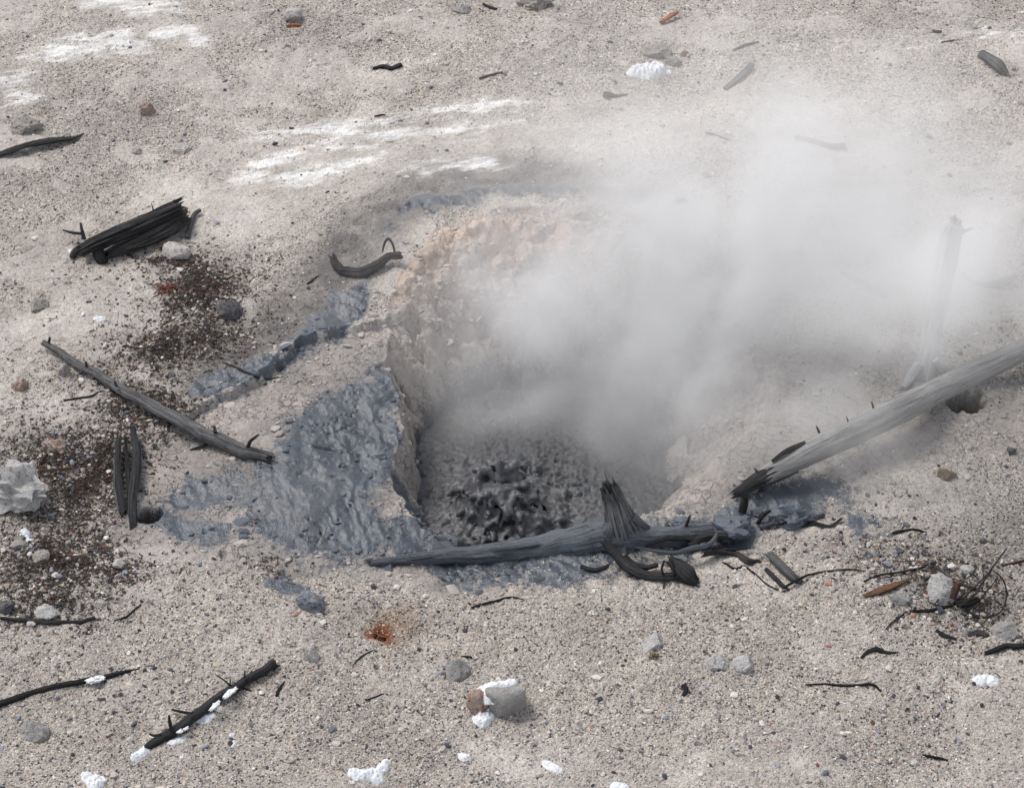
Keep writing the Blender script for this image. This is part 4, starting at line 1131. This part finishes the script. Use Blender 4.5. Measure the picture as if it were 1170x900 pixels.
    tube('stick_wood', [(-30, 812, 5.5), (10, 800, 5.5), (50, 787, 5), (90, 779, 5), (120, 773, 4.5), (140, 768, 3.5), (159, 764, 1.2)], WD_CHAR, r, m=9, n=14, ridge=.13, wob=.3)
    snow_on('snow_clot', [(100, 778, 4, .012), (109, 776, 6, .014), (118, 774, 4, .012)], SNOW, r, 4)
    r = root('snowy_branch', at(240, 810))
    tag(r, 'dark branch dotted with snow and short twigs on the gravel', 'branch')
    tube('branch_wood', [(168, 853, 6.5), (185, 843, 8.5), (215, 823, 9, .01), (250, 797, 8.5, .01), (280, 778, 8, .01), (300, 766, 8, .01), (313, 757, 7.5, .01)], WD_DARK, r, m=12, n=20, ridge=.08, jag=(.01, .012), wob=.25)
    for p in ([(196, 834, 3.5, .04), (194, 825, 3, .07), (193, 817, 2, .10)], [(184, 839, 3, .03), (176, 840, 2.6, .03), (171, 838, 2, .04)], [(220, 815, 3, .04), (208, 813, 2.6, .03), (196, 810, 1.6, .02)],
              [(264, 785, 2, .04), (259, 779, 1.6, .05), (246, 770, .8, .04)], [(263, 782, 1.6, .05), (263, 775, 1, .07)], [(279, 775, 2, .05), (280, 766, 1.2, .07)], [(308, 765, 2, .02), (320, 760, 1.4, .01)], [(278, 786, 2, .0), (287, 789, 1.2, .0)]):
        tube('twig', p, WD_CHAR, r, m=5, n=7)
    for i, p in enumerate(([(257, 796, 3, .05), (263, 791, 5, .052), (270, 786, 2.5, .05)], [(241, 810, 3, .045), (246, 806, 4.5, .047), (250, 801, 2, .045)], [(204, 836, 3, .03), (207, 834, 3.5, .03)], [(211, 833, 2.2, .03), (214, 831, 2.2, .03)])):
        snow_on('snow_clot', p, SNOW, r, 20 + i)
    tag(patch('snow_lump', [(153, 866, 4), (159, 862, 6), (166, 857, 6), (168, 853, 4)], .030, SNOW, 1), 'white snow tongue at the lower end of the snowy branch', 'snow')
    tag(patch('snow_lump', [(228, 823, 5), (236, 820, 6), (242, 817, 4)], .018, SNOW, 2), 'thin snow streak under the middle of the snowy branch', 'snow')
    tag(patch('snow_lump', [(196, 847, 5), (204, 845, 6), (210, 843, 3)], .016, SNOW, 3), 'dirty snow streak under the lower part of the snowy branch', 'snow')
    tag(patch('snow_lump', [(266, 840, 4), (268, 847, 4), (267, 852, 3)], .03, SNOW, 4), 'small upright snow lump right of the snowy branch', 'snow')
    tag(patch('snow_lump', [(98, 886, 6), (106, 892, 8), (115, 893, 6), (108, 899, 6)], .035, SNOW, 5), 'white snow lump at the bottom edge below the snowy branch', 'snow')
    tag(patch('snow_lump', [(402, 882, 6), (409, 887, 7), (418, 884, 7), (428, 885, 9), (437, 877, 7), (442, 871, 5), (433, 893, 5)], .045, SNOW, 6), 'jagged crown-shaped snow patch on the gravel at the bottom', 'snow')
    tag(patch('snow_lump', [(528, 863, 6), (531, 866, 4)], .02, SNOW, 7), 'tiny snow dab just below the snow-topped stone', 'snow')
    tag(patch('snow_lump', [(624, 872, 6), (632, 877, 6), (638, 879, 4)], .016, SNOW, 8), 'thin snow dab right of the bottom centre on pale sand', 'snow')
    tag(patch('snow_lump', [(705, 899, 9), (712, 900, 6)], .02, SNOW, 12), 'snow bit cut by the bottom edge of the picture', 'snow')
    tag(patch('snow_lump', [(1118, 777, 7), (1128, 777, 8), (1136, 779, 5)], .03, SNOW, 9), 'flat white snow dab on the gravel below the brush tangle', 'snow')
    tag(patch('snow_lump', [(110, 364, 5), (117, 365, 5)], .03, SNOW, 10), 'round white snow dab between charred log and grey pole', 'snow')
    tag(patch('snow_lump', [(31, 610, 5), (34, 617, 4), (36, 624, 3), (28, 607, 4)], .03, SNOW, 11), 'white snow streak beside the small stone below the big pale boulder', 'snow')
    tag(patch('snow_lump', [(725, 84, 8, 1.1), (735, 81, 10, 1.2), (747, 80, 9, 1.1), (754, 82, 8, 1.), (742, 87, 9, .9)], .085, SNOW, 13, rough=.5), 'bright white snow chunk in front of the tan rock near the top', 'snow')
    tag(patch('snow_lump', [(764, 83, 4.5)], .045, SNOW, 14), 'small dull snow ball to the right of the bright white chunk', 'snow')
    tag(patch('snow_lump', [(82, 287, 4.5)], .035, SNOW, 15), 'little white snow ball at the root end of the charred log', 'snow')
    # ---- snow-topped stone, bottom centre
    r = root('snow_topped_stone', at(570, 808))
    tag(r, 'grey stone capped with snow and stained red on one side', 'stone')
    rock('stone_body', 577, 800, 50, 46, RK_GREY, 41, parent=r, cuts=12, embed=.25, depth=.8)
    rock('stained_side', 545, 803, 28, 34, RK_RED, 43, parent=r, cuts=8, embed=.3)
    patch('snow_cap', [(553, 790, 8), (563, 785, 9), (575, 783, 8), (586, 779, 6), (560, 796, 7)], .035, SNOW, 21, parent=r, lift=.085)
    patch('snow_foot', [(548, 822, 8), (557, 817, 9), (562, 808, 6), (553, 826, 6)], .05, SNOW, 22, parent=r)
    # ---- old post in the ground on the left
    r = root('charred_post', at(140, 560))
    tag(r, 'split charred post stub with pebbles in its cracks beside a dark hole', 'post')
    for p, fl, mt in (([(136, 502, 4, .05), (134, 530, 5, .05), (136, 556, 6, .03), (141, 584, 6, .0)], .5, WD_DARK), ([(152, 491, 4.5, .06), (156, 515, 6, .06), (154, 545, 6.5, .05), (151, 575, 7, .02), (152, 604, 5, -.01)], .55, WD_DARK)):
        tube('post_half', p, mt, r, m=10, n=26, ridge=.34, rfreq=5, lfreq=2, flat=fl, jag=(.07, .05))
    for p, mt in (([(143, 500, 2.5, .03), (146, 540, 3.5, .03), (147, 575, 3, .0)], WD_CHAR), ([(131, 522, 1.6, .05), (131, 556, 2.2, .04), (135, 582, 1.4, .01)], WD_GREY), ([(160, 505, 1.6, .04), (161, 530, 2.4, .04), (158, 560, 1.6, .01)], WD_GREY)):
        tube('splinter', p, mt, r, m=6, n=9, ridge=.35, jag=(.02, .02))
    # ---- bark pieces
    tag(tube('bark_slab', [(-12, 181, 4), (12, 172, 8, .01), (40, 164, 9, .015), (65, 160, 8, .015), (82, 158, 5, .01), (93, 154, 1.5)], WD_CHAR, m=8, n=22, ridge=.35, rfreq=4, flat=.3, jag=(.05, .06)), 'ragged dark bark slab at the left edge near the top', 'bark')
    tag(tube('bark_flake', [(427, 78, 3), (438, 76, 5), (447, 78, 4.5), (458, 74, 5)], WD_CHAR, m=6, n=12, ridge=.3, flat=.6, jag=(.02, .01)), 'small black bark flake alone on the upper gravel', 'bark')
    tag(tube('bark_flake', [(985, 750, 2), (992, 744, 4), (1002, 741, 4.5), (1013, 745, 3), (1024, 745, 1.5)], WD_CHAR, m=6, n=10, ridge=.35, flat=.6, jag=(.01, .02)), 'ragged black bark flake below the brown wood chip', 'bark')
    tag(tube('bark_flake', [(1106, 726, 4), (1117, 723, 6), (1129, 726, 4)], WD_BARK, m=6, n=12, ridge=.3, flat=.6), 'dark oval bark flake under the brush tangle', 'bark')
    tag(tube('bark_flake', [(1070, 719, 2), (1078, 725, 4), (1093, 730, 2)], WD_CHAR, m=6, n=10, ridge=.35, flat=.6), 'narrow black bark sliver left of the dark oval flake', 'bark')
    tag(tube('root_piece', [(1125, 746, 3), (1138, 742, 4.5), (1150, 737, 4, .01), (1162, 738, 4.5, .01), (1180, 736, 4)], WD_CHAR, m=7, n=12, ridge=.25), 'bent black root piece at the right edge of the gravel', 'root')
    tag(tube('wood_chip', [(988, 680, 4), (1002, 676, 7, .005), (1020, 669, 6.5, .01), (1036, 663, 3, .01)], WD_BROWN, m=8, n=16, ridge=.15, flat=.55, jag=(.01, .02)), 'flat orange-brown wood chip on the gravel left of the brush tangle', 'wood')
    tag(tube('char_chunk', [(781, 782, 4.5, .005), (784, 788, 4.5, .005), (781, 794, 3)], WD_CHAR, m=5, n=12, ridge=.25), 'little black char chunk standing alone on the lower gravel', 'char')
    tag(tube('wood_block', [(829, 101, 5), (846, 87, 6, .01), (859, 74, 6, .01)], WD_GREY, m=7, n=14, ridge=.08, flat=.6, jag=(.01, .01)), 'straight grey block of wood near the top, edge of the steam', 'wood')
    tag(tube('knobbed_root', [(691, 109, 5, .01), (696, 108, 4, .01), (705, 110, 2.5), (717, 108, 1.5)], WD_BROWN, m=6, n=12, ridge=.3), 'small rusty root piece with a knob below the white snow chunk', 'root')
    tag(tube('orange_chip', [(755, 26, 3, .01), (764, 20, 3.5, .02), (774, 14, 3, .03)], WD_ORANGE, m=6, n=10, ridge=.2), 'bright orange strip of wood on the gravel at the top', 'wood')
    tag(tube('driftwood_root', [(1122, 62, 6, .01), (1134, 70, 8, .02), (1142, 76, 8, .02), (1149, 84, 5)], WD_GREY, m=7, n=14, ridge=.25, jag=(.02, .02)), 'grey lump of driftwood in the upper right haze', 'wood')
    tag(tube('steam_branch', [(1099, 312, 3, .03), (1112, 322, 4, .0), (1130, 326, 5, .0), (1148, 322, 8, .01), (1160, 316, 5, .03)], WD_GREY, m=8, n=14, ridge=.2), 'curved branch on the slope right of the pale snag', 'branch')
    tag(tube('steam_stick', [(908, 156, 3, .01), (930, 161, 3.5, .01), (950, 167, 4, .01), (966, 168, 6)], WD_BARK, m=7, n=10, ridge=.2), 'long stick dimly visible through the steam on the upper slope', 'stick')
    tag(tube('slope_root', [(987, 303, 3), (994, 292, 7), (998, 284, 5, .02)], WD_GREY, m=6, n=12, ridge=.25), 'short dark root stub in the steam left of the snag', 'root')
    tag(tube('slope_branch', [(962, 312, 4), (985, 324, 5), (1005, 335, 6), (1012, 340, 3)], WD_GREY, m=7, n=12, ridge=.2), 'faint branch lying in the steam below the short root stub', 'branch')
    # ---- twigs
    tw = [
        ('thin dark twig on pale sand beside the upper part of the grey pole', [(73, 457, 1.4), (88, 455, 1.8), (104, 452, 1.6), (116, 446, 1.)], WD_DARK),
        ('forked black twig on the blue mud ledge above the apron', [(257, 415, 1.4), (272, 421, 2), (290, 429, 2), (304, 433, 1.6), (323, 430, .8)], WD_DARK),
        ('curved black twig on the gravel below the mud-coated log', [(538, 694, 1.5), (552, 690, 2), (566, 686, 1.8), (583, 682, 1.8), (599, 685, 1)], WD_CHAR),
        ('brown twig lying in needles below a pale stone on the left', [(2, 706, 3), (30, 708, 3.8), (60, 711, 4), (90, 710, 3.6), (109, 706, 3)], WD_BARK),
        ('wispy black twig in front of the needle-covered patch', [(130, 709, 1), (145, 704, 1.6), (154, 696, 1.5), (161, 690, 1)], WD_CHAR),
        ('long wavy black twig with a hooked end on the right foreground', [(920, 782, 1), (940, 781, 1.6), (970, 783, 2.4), (992, 781, 2.2), (1000, 783, 2.6), (1006, 789, 1.4)], WD_CHAR),
        ('short straight black twig near the bottom right corner', [(1054, 862, 1.6), (1068, 865, 2.2), (1083, 868, 1.6)], WD_CHAR),
        ('thin dark twig arching above the orange-brown chip', [(987, 664, 1.2), (1005, 657, 1.8, .01), (1030, 653, 1.8, .01), (1048, 650, 1.6), (1060, 645, 1)], WD_CHAR),
        ('black pointed twig in front of the pale stones at the brush', [(1042, 698, 2.4), (1060, 697, 3), (1078, 694, 2.6), (1092, 689, 2)], WD_CHAR),
        ('reddish twig at the right edge above the brush tangle', [(1145, 646, 2), (1160, 643, 2.4), (1180, 638, 2.4)], WD_RED),
        ('black crooked twig on the speckled ground above the thin arching one', [(1020, 609, 2.5), (1032, 606, 2.6), (1048, 605, 2), (1058, 608, 1.2)], WD_CHAR),
        ('thin reddish twig right of the grey driftwood chip', [(928, 655, 1.6), (945, 652, 1.6), (970, 650, 1.6), (988, 652, 1)], WD_RED),
        ('slanting brown twig on gravel below the brown chip', [(1012, 718, 1.2), (1022, 709, 1.8), (1036, 698, 1)], WD_BARK),
        ('small rusty stick on smooth sand near the top centre', [(547, 90, 1.6), (560, 86, 2), (574, 83, 1.6)], WD_RED),
        ('tiny dark stick at the top right above the steam', [(1076, 49, 1.4), (1088, 47, 1.8), (1100, 46, 1)], WD_BARK),
        ('short dark red stick at the top right', [(1065, 35, 2), (1070, 36, 2.4), (1076, 36, 1.8)], WD_RED),
        ('thin curved grey twig at the left edge of the steam', [(806, 152, 1.6), (817, 154, 1.6), (828, 158, 1.4), (836, 161, 1)], WD_DARK),
        ('faint thin grey stick above the upper steam', [(838, 58, 1.6), (850, 52, 2.4), (868, 48, 1.6)], WD_GREY),
        ('small black twig left of the snow-topped stone', [(418, 800, 1), (428, 796, 1.5), (438, 792, 1)], WD_CHAR),
        ('stubby black twig behind the half-buried grey stone', [(527, 750, 1.2), (533, 750, 2), (539, 751, 2)], WD_CHAR),
        ('dark twig beside the rust-coloured hollow', [(405, 758, 1.2), (414, 749, 1.5), (425, 743, 1)], WD_DARK),
        ('forked charred twig right of the snowy branch', [(316, 794, 3), (320, 786, 2.6), (325, 778, 1.4)], WD_CHAR),
        ('thin red-brown stick beside the big pale boulder', [(44, 538, 3), (60, 537, 3.4), (82, 535, 2.4)], WD_BROWN),
        ('black sliver of wood on dark sand left of the crescent branch', [(350, 325, 1.4), (356, 321, 2), (364, 315, 1.2)], WD_CHAR),
        ('thin leaning dark twig left of the charred post', [(47, 530, 3), (50, 524, 3.4), (53, 520, 2.2)], WD_BARK),
        ('curved mud-coated twig right of the driftwood chip tangle', [(860, 652, 1.2), (872, 664, 1.4), (885, 672, 1.4), (898, 676, 1)], WD_DARK),
        ('thin brown stick at the far top centre', [(552, 5, 2), (560, 9, 2.6), (568, 11, 1.6)], WD_BARK),
        ('reddish sliver on sand left of the rusty stick', [(428, 133, 1.4), (434, 132, 1.6), (440, 131, 1)], WD_RED),
    ]
    for lab, p, mt in tw:
        tag(tube('twig', p, mt, m=7, n=9, ridge=.14, wob=.8, embed=.1), lab, 'twig', 'loose twigs on the ground')
    tangle = [
        ('short black splinter jutting up behind the gnarled mud-grey branch', [(778, 610, 3, .03), (784, 600, 3, .07), (788, 590, 1.5, .10)], WD_CHAR),
        ('black root wedged between the fluted stub and the gnarled branch', [(740, 622, 3, .05), (756, 616, 4, .06), (774, 614, 4.5, .06), (796, 616, 3, .05)], WD_DARK),
        ('stout charred stick lying over the right end of the mud-coated log', [(788, 622, 6, .03), (806, 614, 7, .05), (826, 612, 6, .05), (842, 618, 3, .02)], WD_DARK),
        ('thin crooked black stick on bare mud left of the driftwood chip', [(826, 642, 1.6), (840, 650, 2), (850, 647, 1.8), (862, 656, 1.2)], WD_CHAR),
        ('black sliver standing out of the mud beside the charred peg', [(866, 596, 3, .0), (872, 588, 3, .03), (880, 584, 2, .03)], WD_CHAR),
        ('mud-coated stick lying flat across the right-hand wet mud', [(868, 602, 3, .01), (892, 596, 4, .01), (918, 594, 4, .01), (940, 588, 2.5, .01)], WD_MUD),
        ('dark curled bark piece on the front edge of the wet mud strip', [(664, 648, 3), (680, 651, 4), (694, 646, 2.5)], WD_DARK),
    ]
    for lab, p, mt in tangle:
        tag(tube('broken_stick', p, mt, m=7, n=14, ridge=.25, wob=.8, embed=.15, jag=(.01, .015)), lab, 'stick', 'broken sticks around the mud-coated log')
    # ---- brush tangle on the right
    r = root('brush_tangle', at(1108, 680))
    tag(r, 'tangled dry brush with arching stems around a dark rootstock', 'brush')
    tube('rootstock', [(1088, 684, 5, .02), (1091, 674, 6, .05), (1095, 666, 4, .08)], WD_RED, r, m=6, n=12, ridge=.25)
    tube('rootstock', [(1092, 690, 6, .0), (1104, 688, 8, .01), (1118, 684, 5, .01)], WD_CHAR, r, m=6, n=14, ridge=.3, flat=.6)
    for p in ([(1096, 692, 2.5, .02), (1112, 680, 2.2, .08), (1124, 664, 2, .14), (1135, 647, 1.8, .2), (1150, 626, 1.2, .26)],
              [(1136, 652, 1.2, .17), (1146, 662, 1.4, .13), (1150, 676, 1.4, .09), (1148, 690, 1.4, .05), (1138, 702, 1.2, .01), (1115, 706, 1, .0), (1098, 700, .8, .0)],
              [(1098, 666, 2, .07), (1108, 671, 2.4, .07), (1117, 674, 2, .07), (1128, 676, 1.2, .06)], [(1100, 684, 1.6, .05), (1112, 672, 1.5, .08), (1122, 662, 1.2, .1), (1130, 654, .9, .12)],
              [(1122, 676, 1, .08), (1124, 662, 1, .12), (1123, 650, .8, .16), (1126, 643, .6, .18)], [(1118, 662, .9, .1), (1112, 654, .9, .13), (1116, 648, .7, .15)],
              [(1090, 690, 1.4, .02), (1076, 692, 1.2, .01), (1062, 688, .8, .0)], [(1104, 694, 1.2, .02), (1112, 702, 1.2, .01), (1125, 706, 1, .0), (1136, 700, .8, .0)],
              [(1068, 690, 1, .01), (1078, 676, 1, .04), (1082, 668, .8, .05)], [(1120, 684, 1.2, .04), (1130, 672, 1.2, .08), (1140, 660, .9, .1)]):
        tube('stem', p, WD_BARK, r, m=7, n=7, ridge=.1, wob=.6)
    # ---- rocks
    rk = [
        ('boulder', 'big pale knobbly boulder among dark needles on the left', 20, 556, 84, 74, RK_PALE, 51, 10, .30, .22),
        ('stone', 'small grey stone with a snow streak below the big pale boulder', 22, 622, 26, 18, RK_GREY, 52, 10, .12, .3),
        ('stone', 'round tan stone at the edge of the dark needle patch', 47, 634, 24, 18, RK_TAN, 53, 10, .1, .3),
        ('stone', 'pale grey stone lying on the brown twig in the needles', 55, 698, 30, 20, RK_PALE, 54, 10, .12, .25),
        ('stone', 'small pale pebble just below the stone on the brown twig', 36, 712, 12, 9, RK_WHITE, 55, 8, .1, .2),
        ('stone', 'dark blue-grey stone at the left edge by the needles', 6, 693, 20, 18, RK_DARK, 56, 8, .1, .25),
        ('stone', 'small pinkish stone right of the needle patch', 115, 688, 13, 10, RK_WHITE, 57, 8, .1, .3),
        ('stone', 'whitish angular stone in front of the hollow charred log', 201, 288, 36, 28, RK_WHITE, 58, 9, .06, .2),
        ('stone', 'dark rounded stone on the dark sand below the charred log', 261, 352, 34, 28, RK_DARK, 59, 8, .08, .3),
        ('stone', 'blue-grey stone on gravel below the mud apron', 356, 685, 36, 30, RK_BLUE, 60, 14, .14, .2),
        ('stone', 'half-buried grey wedge stone behind the snow-topped stone', 520, 763, 36, 28, RK_GREY, 61, 8, .07, .4),
        ('stone', 'tan rock in a hollow behind the white snow chunk', 750, 56, 38, 26, RK_TAN, 62, 12, .14, .35),
        ('stone', 'brown knobby clod right of the tan rock', 770, 70, 24, 12, RK_TAN, 63, 8, .2, .3),
        ('stone', 'tiny rust-brown stone right of the tan rock', 781, 62, 9, 8, RK_RUST, 64, 7, .1, .2),
        ('stone', 'white stone with pale tail on the upper left sand', 209, 170, 26, 15, RK_WHITE, 65, 10, .14, .35),
        ('stone', 'reddish hollow stone on the upper left sand', 168, 126, 18, 18, RK_RED, 66, 8, .14, .35),
        ('stone', 'cream pebble beside the reddish hollow stone', 161, 120, 8, 7, RK_WHITE, 67, 7, .1, .2),
        ('stone', 'low tan clod with a reddish top above the bark slab', 28, 142, 46, 26, RK_TAN, 68, 10, .25, .4),
        ('stone', 'small tan stone left of the white stone with pale tail', 156, 172, 14, 9, RK_TAN, 69, 8, .1, .3),
        ('stone', 'grey rounded stone at the top edge', 528, 10, 24, 15, RK_GREY, 70, 9, .1, .3),
        ('stone', 'low tan rock cluster at the top edge', 608, 4, 46, 18, RK_TAN, 71, 10, .25, .35),
        ('stone', 'pale grey stone behind the brush tangle rootstock', 1076, 671, 42, 34, RK_PALE, 72, 10, .12, .35),
        ('stone', 'flat grey stone below the orange-brown wood chip', 1028, 682, 28, 18, RK_GREY, 73, 9, .1, .35),
        ('stone', 'small pale stone up against the brush stems', 1104, 650, 18, 13, RK_PALE, 74, 8, .1, .3),
        ('stone', 'grey stone at the right edge under the brush tangle', 1150, 718, 40, 24, RK_GREY, 75, 9, .12, .4),
        ('stone', 'ochre and dark stone on the sand under the bleached log', 1082, 541, 24, 17, RK_OCHRE, 76, 9, .14, .25),
        ('stone', 'small dark stone right of the ochre stone', 1155, 514, 12, 11, RK_DARK, 77, 8, .1, .25),
        ('stone', 'dark round pebble above the brush tangle', 1123, 617, 10, 7, RK_DARK, 78, 7, .08, .25),
        ('stone', 'square dark chip at the left edge of the upper steam', 807, 199, 14, 8, RK_DARK, 79, 6, .06, .2),
        ('stone', 'dark clod faint in the steam below the square chip', 778, 228, 18, 12, RK_DARK, 80, 8, .2, .3),
        ('stone', 'rust-orange lump sunk in the stained hollow', 436, 727, 20, 14, RK_RUST, 81, 8, .2, .35),
        ('stone', 'ochre pebble cluster at the gravel step right of centre', 747, 749, 13, 11, RK_OCHRE, 82, 8, .25, .25),
        ('stone', 'pale flat stone above the ochre pebble cluster', 744, 733, 36, 15, RK_PALE, 83, 9, .1, .45),
        ('stone', 'pale arched stone half buried in the right foreground', 820, 757, 32, 15, RK_PALE, 84, 9, .12, .4),
        ('stone', 'low pale stone right of the pale arched stone', 850, 759, 36, 11, RK_PALE, 85, 9, .12, .5),
        ('stone', 'pale flat stone near the upper end of the snowy branch', 355, 746, 22, 22, RK_WHITE, 86, 9, .1, .45),
        ('stone', 'grey-blue flat stone at the left edge below the black stick', 38, 832, 44, 22, RK_GREY, 87, 9, .12, .5),
        ('stone', 'tan stone with a red spot near the upper end of the grey pole', 24, 438, 22, 22, RK_RED, 88, 9, .14, .4),
        ('stone', 'ochre tan stone in a small hollow under the grey pole', 73, 424, 16, 18, RK_TAN, 89, 9, .14, .35),
        ('stone', 'tan cracked stone between the boulder and the grey pole', 66, 507, 34, 22, RK_RED, 90, 10, .2, .4),
        ('stone', 'pinkish tan stone at the foot of the dried mud below the post', 136, 642, 18, 11, RK_WHITE, 91, 8, .1, .3),
        ('stone', 'dusty tan stone above the snow dab by the grey pole', 44, 347, 26, 18, RK_TAN, 92, 9, .12, .45),
        ('stone', 'small black cinder on the gravel left of the rust hollow', 427, 670, 8, 8, RK_DARK, 93, 7, .2, .2),
        ('stone', 'thin pale slab seen faintly through the steam', 905, 297, 46, 20, RK_TAN, 94, 10, .15, .5),
    ]
    for nm, lab, px, py, w, h, mt, sd, cuts, rg, em in rk:
        tag(rock(nm, px, py, w, h, mt, sd, cuts=cuts + 4, rough=rg * 1.3, embed=min(em + .12, .6)), lab, nm)
    r = root('orange_footed_stone', at(335, 22)); tag(r, 'pale blocky stone with an orange underside near the top', 'stone')
    rock('stone_body', 335, 19, 22, 20, RK_PALE, 95, parent=r, cuts=8, embed=.1)
    tube('stained_base', [(327, 30, 2.5), (336, 29, 3), (344, 29, 2)], WD_ORANGE, r, m=4, n=8, ridge=.2)
    # ---- tuft of rusty needles
    rr = np.random.default_rng(5); g = at(190, 332); Vs = []; Fs = []; Gs = []
    for k in range(46):
        a = rr.uniform(0, 6.28); L = rr.uniform(.04, .09)
        d = np.array([math.cos(a), math.sin(a), 0]) * L
        P = np.array([g + [0, 0, .005], g + d * .5 + [0, 0, .03 * rr.random() + .01], g + d + [0, 0, .004 + .01 * rr.random()]])
        V, F, G = tube_mesh(spline(P, 3), np.full(7, .0022), n=5, ridge=0, seed=k)
        o0 = sum(len(v) for v in Vs); Vs.append(V); Gs.append(G); Fs += [tuple(i + o0 for i in f) for f in F]
    me = mesh_np('needle_tuft', np.vstack(Vs), Fs); attr_vec(me, 'grain', np.vstack(Gs))
    tag(link('needle_tuft', me, NEEDLE), 'rust-red tuft of dead pine needles below the charred log', 'needles')

# ------------------------------------------------------------------ light, sky, camera
def build_light():
    w = bpy.data.worlds.new('World'); S.world = w; w.use_nodes = True
    nt = w.node_tree; nt.nodes.clear(); g = N(nt)
    sky = g.n('ShaderNodeTexSky', sky_type='NISHITA'); sky.sun_disc = False
    EL, AZ = math.radians(58), math.radians(-58)     # high, behind the bank and to the left
    sky.sun_elevation = EL; sky.sun_rotation = AZ
    sky.air_density = 1.0; sky.dust_density = 4.0; sky.ozone_density = 1.0; sky.altitude = 2300
    hs = g.n('ShaderNodeHueSaturation'); hs.inputs['Saturation'].default_value = .30; g.set(hs.inputs['Color'], sky.outputs[0])
    bg = g.n('ShaderNodeBackground'); g.set(bg.inputs[0], hs.outputs[0]); bg.inputs[1].default_value = .105
    out = g.n('ShaderNodeOutputWorld'); nt.links.new(bg.outputs[0], out.inputs[0])
    L = bpy.data.lights.new('sun', 'SUN'); L.energy = 1.5; L.angle = math.radians(24); L.color = (1, .95, .895)
    o = bpy.data.objects.new('sun', L); COL.objects.link(o)
    d = Vector((math.sin(AZ) * math.cos(EL), math.cos(AZ) * math.cos(EL), math.sin(EL)))   # towards the sun
    o.rotation_euler = (-d).to_track_quat('-Z', 'Y').to_euler(); o.location = d * 20

def build_camera():
    c = bpy.data.cameras.new('camera'); c.sensor_width = 36; c.lens = 36 * FPX / 1170; c.clip_end = 1000; c.clip_start = .1
    o = bpy.data.objects.new('camera', c); COL.objects.link(o)
    o.location = CAM; o.rotation_euler = (math.radians(90) - PITCH, 0, 0); S.camera = o

S.render.engine = 'CYCLES'
S.view_settings.view_transform = 'Standard'; S.view_settings.look = 'None'; S.view_settings.gamma = 1
S.view_settings.use_curve_mapping = False; S.view_settings.exposure = EXPOSURE
cy = S.cycles
cy.use_denoising = True; cy.denoiser = 'OPENIMAGEDENOISE'; cy.denoising_input_passes = 'RGB_ALBEDO_NORMAL'
cy.max_bounces = 6; cy.diffuse_bounces = 3; cy.glossy_bounces = 2; cy.volume_bounces = 3; cy.transmission_bounces = 2; cy.transparent_max_bounces = 6
cy.volume_step_rate = 3.0; cy.volume_max_steps = 200; cy.sample_clamp_indirect = 6
cy.use_adaptive_sampling = True; cy.adaptive_threshold = .015
import time as _t
_t0 = _t.time()
MUD_DARK = mud_material('dark_wet_mud', (.082, .085, .091), .40)
MUD_BOIL = mud_material('boiling_mud_wet', (.085, .087, .092), .34)
build_light(); build_camera(); build_ground(); print('ground', _t.time() - _t0)
build_pool(); build_boil(); print('boil', _t.time() - _t0)
build_gravel(); build_litter(); build_clods(); print('loose', _t.time() - _t0)
if STEAM_K > 0: build_steam()
if 'build_objects' in globals(): build_objects()
print('all', _t.time() - _t0)
